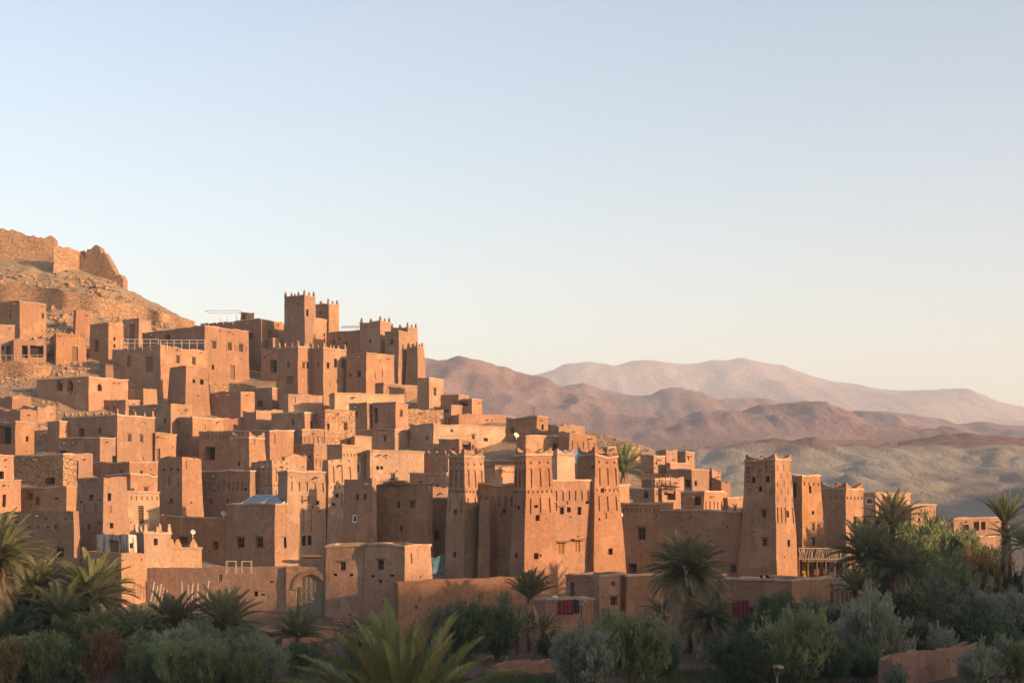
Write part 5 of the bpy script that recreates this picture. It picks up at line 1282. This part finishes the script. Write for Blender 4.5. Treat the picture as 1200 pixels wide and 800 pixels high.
def bush_mesh(seed, mats, nspray=260, leaf=.10, lw=.018, lpsp=62, wispy=.5, erect=.5):
    """unit crown (width 2, height 1 above the ground) of many leafy sprays, and its stems"""
    rnd = random.Random(seed); lf = MB(); st = MB()
    lobes = [(rnd.uniform(-.55, .55), rnd.uniform(-.5, .5), rnd.uniform(.5, .82), rnd.uniform(.34, .6)) for _ in range(7)]
    for i in range(nspray):
        lx, ly, lz, lr = lobes[i % 7]
        a = rnd.uniform(0, 6.28); z = rnd.uniform(-.75, 1)
        dv = V((math.cos(a) * math.sqrt(1 - z * z), math.sin(a) * math.sqrt(1 - z * z), z))
        tip = V((lx, ly, lz)) + V((dv.x * lr, dv.y * lr, dv.z * lr * .62)) * rnd.uniform(.7, 1.0 + wispy * .6)
        if rnd.random() < wispy * .35: tip += V((0, 0, rnd.uniform(.05, .2)))
        tip.z = max(.06, tip.z)
        o = V((lx * .3, ly * .3, max(.02, tip.z - .45)))
        ctrl = o.lerp(tip, .6) + V((0, 0, .1 * rnd.random()))
        for k in range(lpsp):
            t = rnd.uniform(.35, 1.0); q = o.lerp(ctrl, t).lerp(ctrl.lerp(tip, t), t)
            sp_ = .10 * (1.15 - t * .75)
            q += V((rnd.gauss(0, sp_), rnd.gauss(0, sp_), rnd.gauss(0, sp_ * .8)))
            if q.z < .02: q.z = .02
            td = ((tip - o).normalized() * .7 + V((rnd.uniform(-1, 1), rnd.uniform(-1, 1), rnd.uniform(-.5, 1) + erect))).normalized()
            w = td.cross(V((rnd.uniform(-1, 1), rnd.uniform(-1, 1), rnd.uniform(-1, 1)))).normalized() * lw * rnd.uniform(.6, 1.2)
            L_ = leaf * rnd.uniform(.5, 1.1)
            lf.poly([q, q + td * L_ * .55 + w, q + td * L_, q + td * L_ * .5 - w])
    for lx, ly, lz, lr in lobes:
        b_ = V((rnd.uniform(-.08, .08), rnd.uniform(-.08, .08), -.12)); st.tube([b_, V((lx * .4, ly * .4, lz * .4)), V((lx, ly, lz))], [.045, .03, .012], 5)
    return lf, st
BV = {}
def bush_kind(key, seed, m, **kw):
    lf, st = bush_mesh(seed, m, **kw); BV.setdefault(key, []).append((lf.mesh('foliage', M[m]), st.mesh('stem', M['bush_wood'])))
for i in range(4): bush_kind('olive', 100 + i, 'leaf_olive')
for i in range(4): bush_kind('grey', 200 + i, 'leaf_grey', wispy=.6)
for i in range(3): bush_kind('dark', 300 + i, 'leaf_dark')
for i in range(2): bush_kind('brown', 400 + i, 'leaf_brown', wispy=.7, nspray=200)
for i in range(2): bush_kind('thin', 500 + i, 'leaf_grey', nspray=80, lpsp=60, wispy=1.0)
cnt = [0]
def bush(kind, px, ytop, ybase, wpx, label, group=None):
    rnd = random.Random(cnt[0] * 31 + 5); cnt[0] += 1
    Y = ray(px, ybase); p = at(px, ybase, Y); p.z = ground_h(p.x, p.y) - .05
    hgt = (ybase - ytop) / F * Y; wd = wpx / F * Y
    lfm, stm = BV[kind][cnt[0] % len(BV[kind])]
    r = empty('shrub', p, label, 'shrub', group or 'shrubs on the valley floor')
    r.rotation_euler = (0, 0, rnd.uniform(0, 6.28)); r.scale = (wd / 2 / .92, wd / 2 / .92, hgt / 1.12)
    for nm, me in (('foliage', lfm), ('stem', stm)):
        o = bpy.data.objects.new(nm, me); col.objects.link(o); o.parent = r
    return r
B = [
 # left mass
 ('dark', 20, 712, 772, 90, 'dark bush under the palms at the left edge'), ('dark', 75, 735, 775, 90, 'dark shrub below the wide palm, left'), ('olive', 48, 712, 768, 60, 'olive bush between the two left palms'),
 ('olive', 98, 722, 776, 74, 'olive bush in the middle of the left thicket, back row'), ('olive', 138, 715, 772, 70, 'olive bush right under the wide palm'), ('grey', 172, 738, 778, 60, 'greyish bush left of the spiky palms'),
 ('dark', 150, 745, 790, 80, 'dark bush at the heart of the left thicket'), ('olive', 26, 745, 800, 80, 'round olive bush at the far left, front row'), ('brown', 14, 752, 806, 60, 'browning bush in the bottom left corner'),
 ('olive', 62, 740, 806, 56, 'fresh green bush second from the bottom left corner'), ('brown', 119, 742, 808, 50, 'rusty brown bush in the left thicket, bottom'), ('dark', 88, 752, 806, 60, 'dark bush left of the rusty brown one'),
 ('grey', 196, 738, 796, 56, 'dusty grey bush below the spiky palm by the stakes'), ('olive', 168, 752, 806, 66, 'olive bush right of the rusty brown one'), ('olive', 205, 752, 808, 60, 'low olive bush at the bottom, left of the dusty row'),
 ('grey', 232, 732, 792, 54, 'wispy dusty bush in front of the pale-tipped palm'), ('thin', 226, 726, 790, 56, 'thin twiggy bush before the pale-tipped palm'), ('grey', 262, 742, 800, 62, 'dusty bush right of the wispy one'), ('olive', 240, 756, 808, 60, 'low green bush at the bottom below the wispy one'),
 ('grey', 298, 748, 800, 62, 'rounded dusty bush left of the earth ledge'), ('grey', 318, 752, 800, 44, 'small dusty bush at the left of the ledge foot'), ('olive', 280, 764, 808, 60, 'low green bush at the bottom, right end of the left thicket'),
 ('dark', 352, 752, 790, 50, 'dark growth at the foot of the small dusty palm'), ('olive', 430, 742, 790, 56, 'green bush behind the foreground palm, left'),
 ('dark', 10, 690, 760, 70, 'dark growth under the date-stalk palm at the left edge'), ('dark', 60, 708, 765, 90, 'dark undergrowth between the left palms'), ('olive', 120, 718, 775, 80, 'olive undergrowth below the trunk of the wide palm'), ('dark', 165, 722, 772, 70, 'dark undergrowth right of the wide palm'), ('dark', 215, 728, 778, 80, 'dark undergrowth below the stakes'), ('dark', 265, 736, 782, 80, 'dark undergrowth below the pale-tipped palm'), ('grey', 305, 742, 790, 50, 'dusty undergrowth left of the arched gate'),
 # centre
 ('dark', 545, 708, 776, 80, 'dense dark green bush behind the foreground palm, right'), ('grey', 528, 704, 772, 60, 'grey green bush rising against the pinkish wall'), ('dark', 583, 712, 772, 56, 'dark bush left of the small upright palm'), ('dark', 500, 742, 792, 60, 'dark bush seen through the foreground palm'),
 ('thin', 593, 700, 766, 36, 'thin twigs beside the small upright palm'), ('dark', 640, 740, 772, 40, 'dark tuft under the carpet wall'),
 ('grey', 690, 726, 806, 84, 'big pale tamarisk in the centre bottom, left one of the pair'), ('olive', 742, 722, 804, 86, 'big greenish tamarisk in the centre bottom, right one of the pair'), ('grey', 672, 742, 806, 52, 'small grey tamarisk at the left side of the big pair'),
 ('olive', 716, 720, 790, 60, 'tamarisk filling the gap behind the big pair'), ('dark', 778, 745, 796, 50, 'dark bush under the shaggy palm'), ('grey', 775, 728, 796, 44, 'grey bush right of the big tamarisk pair'),
 ('dark', 862, 742, 800, 70, 'black-green bush right of the short drooping palm'), ('dark', 885, 715, 780, 70, 'dark bush under the hanging red and black carpet'),
 # right mass
 ('olive', 915, 694, 762, 60, 'olive tree bush before the pale-coped front house'), ('olive', 936, 716, 803, 92, 'large yellow-green round bush right of the garden lamp'), ('dark', 905, 725, 795, 56, 'dark bush between the drooping palm and the round yellow-green one'),
 ('grey', 958, 702, 760, 64, 'grey green bush behind the round yellow-green one'), ('dark', 985, 705, 776, 66, 'dark bush below the stone steps'), ('grey', 1022, 698, 790, 92, 'pale tamarisk with feathery top, right'),
 ('grey', 992, 712, 792, 66, 'grey bush left of the feathery tamarisk'), ('dark', 1060, 690, 770, 84, 'dark wide bush under the drooping palm crown'), ('grey', 1096, 672, 752, 88, 'large grey olive tree in the right thicket'),
 ('olive', 1060, 622, 720, 80, 'green tree behind the tall palm at right'), ('dark', 1025, 598, 690, 70, 'dark tree right of the horned tower'), ('olive', 1098, 610, 690, 80, 'rounded tree left of the distant house'), ('olive', 1130, 622, 700, 70, 'olive tree in front of the distant house'),
 ('dark', 1080, 630, 720, 70, 'dark tree in the middle of the right grove'), ('brown', 1146, 650, 716, 44, 'rusty tree in the right grove'), ('olive', 1120, 655, 740, 70, 'olive tree below the distant terrace wall'),
 ('grey', 1150, 684, 760, 84, 'grey olive tree right of the large one'), ('brown', 1172, 662, 725, 40, 'brownish tree by the rusty skirted palm'), ('dark', 1196, 660, 745, 66, 'dark tree cut by the right edge of the frame'), ('grey', 1190, 690, 770, 76, 'grey tree cut by the right edge, lower'),
 ('dark', 1130, 715, 775, 84, 'dark hollow bush in the right grove, lower part'), ('dark', 1175, 720, 785, 80, 'dark bush above the broken earth wall, right end'), ('dark', 1075, 725, 778, 70, 'dark bush behind the broken earth wall'),
 ('thin', 1104, 732, 785, 40, 'thin yellowish shrub behind the broken earth wall'), ('grey', 1150, 752, 806, 60, 'grey shrub growing before the broken earth wall'), ('olive', 1190, 752, 806, 56, 'olive shrub in the bottom right corner'), ('thin', 1170, 748, 806, 40, 'twiggy shrub at the right end of the broken earth wall'),
 ('dark', 1015, 752, 800, 60, 'dark bush at the foot of the feathery tamarisk'), ('thin', 1050, 780, 812, 40, 'dry twiggy tuft at the bottom by the earth wall'), ('dark', 975, 750, 802, 60, 'dark bush right of the round yellow-green one'), ('dark', 890, 755, 806, 60, 'dark shrub beside the garden lamp'),
 ('olive', 1040, 640, 720, 60, 'green growth between the balcony palms'), ('olive', 1160, 640, 700, 60, 'olive tree left of the rusty skirted palm'),
]
for b_ in B: bush(b_[0], b_[1], b_[2], b_[3], b_[4], b_[5])

# grass and ground cover (nobody could count it)
def cover(name, label, spots, m, n, hgt, seed, lw=.03):
    rnd = random.Random(seed); mb = MB()
    for (x0, x1, y0, y1) in spots:
        for i in range(n):
            px, py = rnd.uniform(x0, x1), rnd.uniform(y0, y1)
            Y = ray(px, py, 60); p = at(px, py, Y); p.z = ground_h(p.x, p.y) - .03
            for k in range(3):
                d = V((rnd.uniform(-.5, .5), rnd.uniform(-.5, .5), 1)).normalized(); w = V((rnd.uniform(-1, 1), rnd.uniform(-1, 1), 0)).normalized() * lw; h = hgt * rnd.uniform(.4, 1.1)
                q = p + V((rnd.gauss(0, .12), rnd.gauss(0, .12), 0)); mb.poly([q - w, q + w, q + d * h + w * .2])
    return tag(mb.build(name, M[m]), label, 'ground cover', kind='stuff')
cover('grass', 'green grass strip along the bottom edge', [(735, 865, 786, 806), (560, 650, 795, 806), (340, 460, 770, 806), (0, 330, 778, 806), (860, 960, 790, 806)], 'grass', 900, .75, 3)
cover('dry_grass', 'dry straw tufts along the bottom and under the walls', [(640, 735, 770, 800), (870, 900, 790, 806), (1010, 1080, 792, 806), (380, 480, 742, 770), (570, 660, 750, 800), (740, 800, 700, 730)], 'straw', 170, .5, 4)
# rocks and scrub on the slopes
rnd = random.Random(21); rk = MB(); sc_ = MB()
def rock(p, s):
    a = [V((rnd.uniform(-1, 1), rnd.uniform(-1, 1), rnd.uniform(-.6, .9))).normalized() * s * rnd.uniform(.6, 1.1) for _ in range(6)]
    n = len(rk.v)
    q = [V((s, 0, 0)), V((0, s, 0)), V((-s, 0, 0)), V((0, -s, 0)), V((0, 0, s * .7)), V((0, 0, -s * .7))]
    rk.v += [p + x * rnd.uniform(.6, 1.2) + V((rnd.uniform(-.2, .2), rnd.uniform(-.2, .2), 0)) * s for x in q]
    for f in ((0, 1, 4), (1, 2, 4), (2, 3, 4), (3, 0, 4), (1, 0, 5), (2, 1, 5), (3, 2, 5), (0, 3, 5)): rk.f.append(tuple(n + i for i in f)); rk.m.append(0)
for i in range(3200):
    px = rnd.uniform(-20, 235); py = rnd.uniform(296, 440)
    if py < lerp(SKY, px)[0] + 4: continue
    Y = ray(px, py, 120); 
    if Y > 314: continue
    p = at(px, py, Y); p.z = ground_h(p.x, p.y); rock(p, rnd.choice((.15, .2, .25, .3, .4, .55, .8, 1.1)) * rnd.uniform(.7, 1.2))
for i in range(450):
    px = rnd.uniform(1000, 1210); py = rnd.uniform(585, 640); Y = ray(px, py, 130, 500)
    p = at(px, py, Y); p.z = ground_h(p.x, p.y); rock(p, rnd.uniform(.2, .6))
for i in range(700):
    px = rnd.uniform(-10, 70); py = rnd.uniform(438, 520); Y = ray(px, py, 130, 330)
    p = at(px, py, Y); p.z = ground_h(p.x, p.y); rock(p, rnd.choice((.12, .2, .3, .5)) * rnd.uniform(.7, 1.2))
for i in range(260):
    px = rnd.uniform(700, 870); py = rnd.uniform(512, 600); Y = ray(px, py, 130, 300)
    p = at(px, py, Y); p.z = ground_h(p.x, p.y); rock(p, rnd.uniform(.15, .5))
for i in range(260):
    px, py = rnd.choice(((rnd.uniform(390, 440), rnd.uniform(725, 745)), (rnd.uniform(565, 650), rnd.uniform(762, 800)), (rnd.uniform(740, 790), rnd.uniform(705, 725)), (rnd.uniform(280, 400), rnd.uniform(735, 770))))
    Y = ray(px, py, 90); p = at(px, py, Y); p.z = ground_h(p.x, p.y); rock(p, rnd.uniform(.08, .28))
tag(rk.build('rocks', M['stone']), 'loose stones scattered over the slopes', 'rocks', kind='stuff')
for i in range(170):
    px = rnd.uniform(-20, 235); py = rnd.uniform(300, 385)
    if py < lerp(SKY, px)[0] + 4: continue
    Y = ray(px, py, 120)
    if Y > 316: continue
    p = at(px, py, Y); p.z = ground_h(p.x, p.y); s = rnd.uniform(.4, .9)
    for k in range(26):
        d = V((rnd.uniform(-1, 1), rnd.uniform(-1, 1), rnd.uniform(.1, 1))).normalized(); w = d.orthogonal().normalized() * .05
        sc_.poly([p - w, p + w, p + d * s])
tag(sc_.build('scrub', M['leaf_brown']), 'dry scrub tufts dotting the upper hillside', 'scrub', kind='stuff')
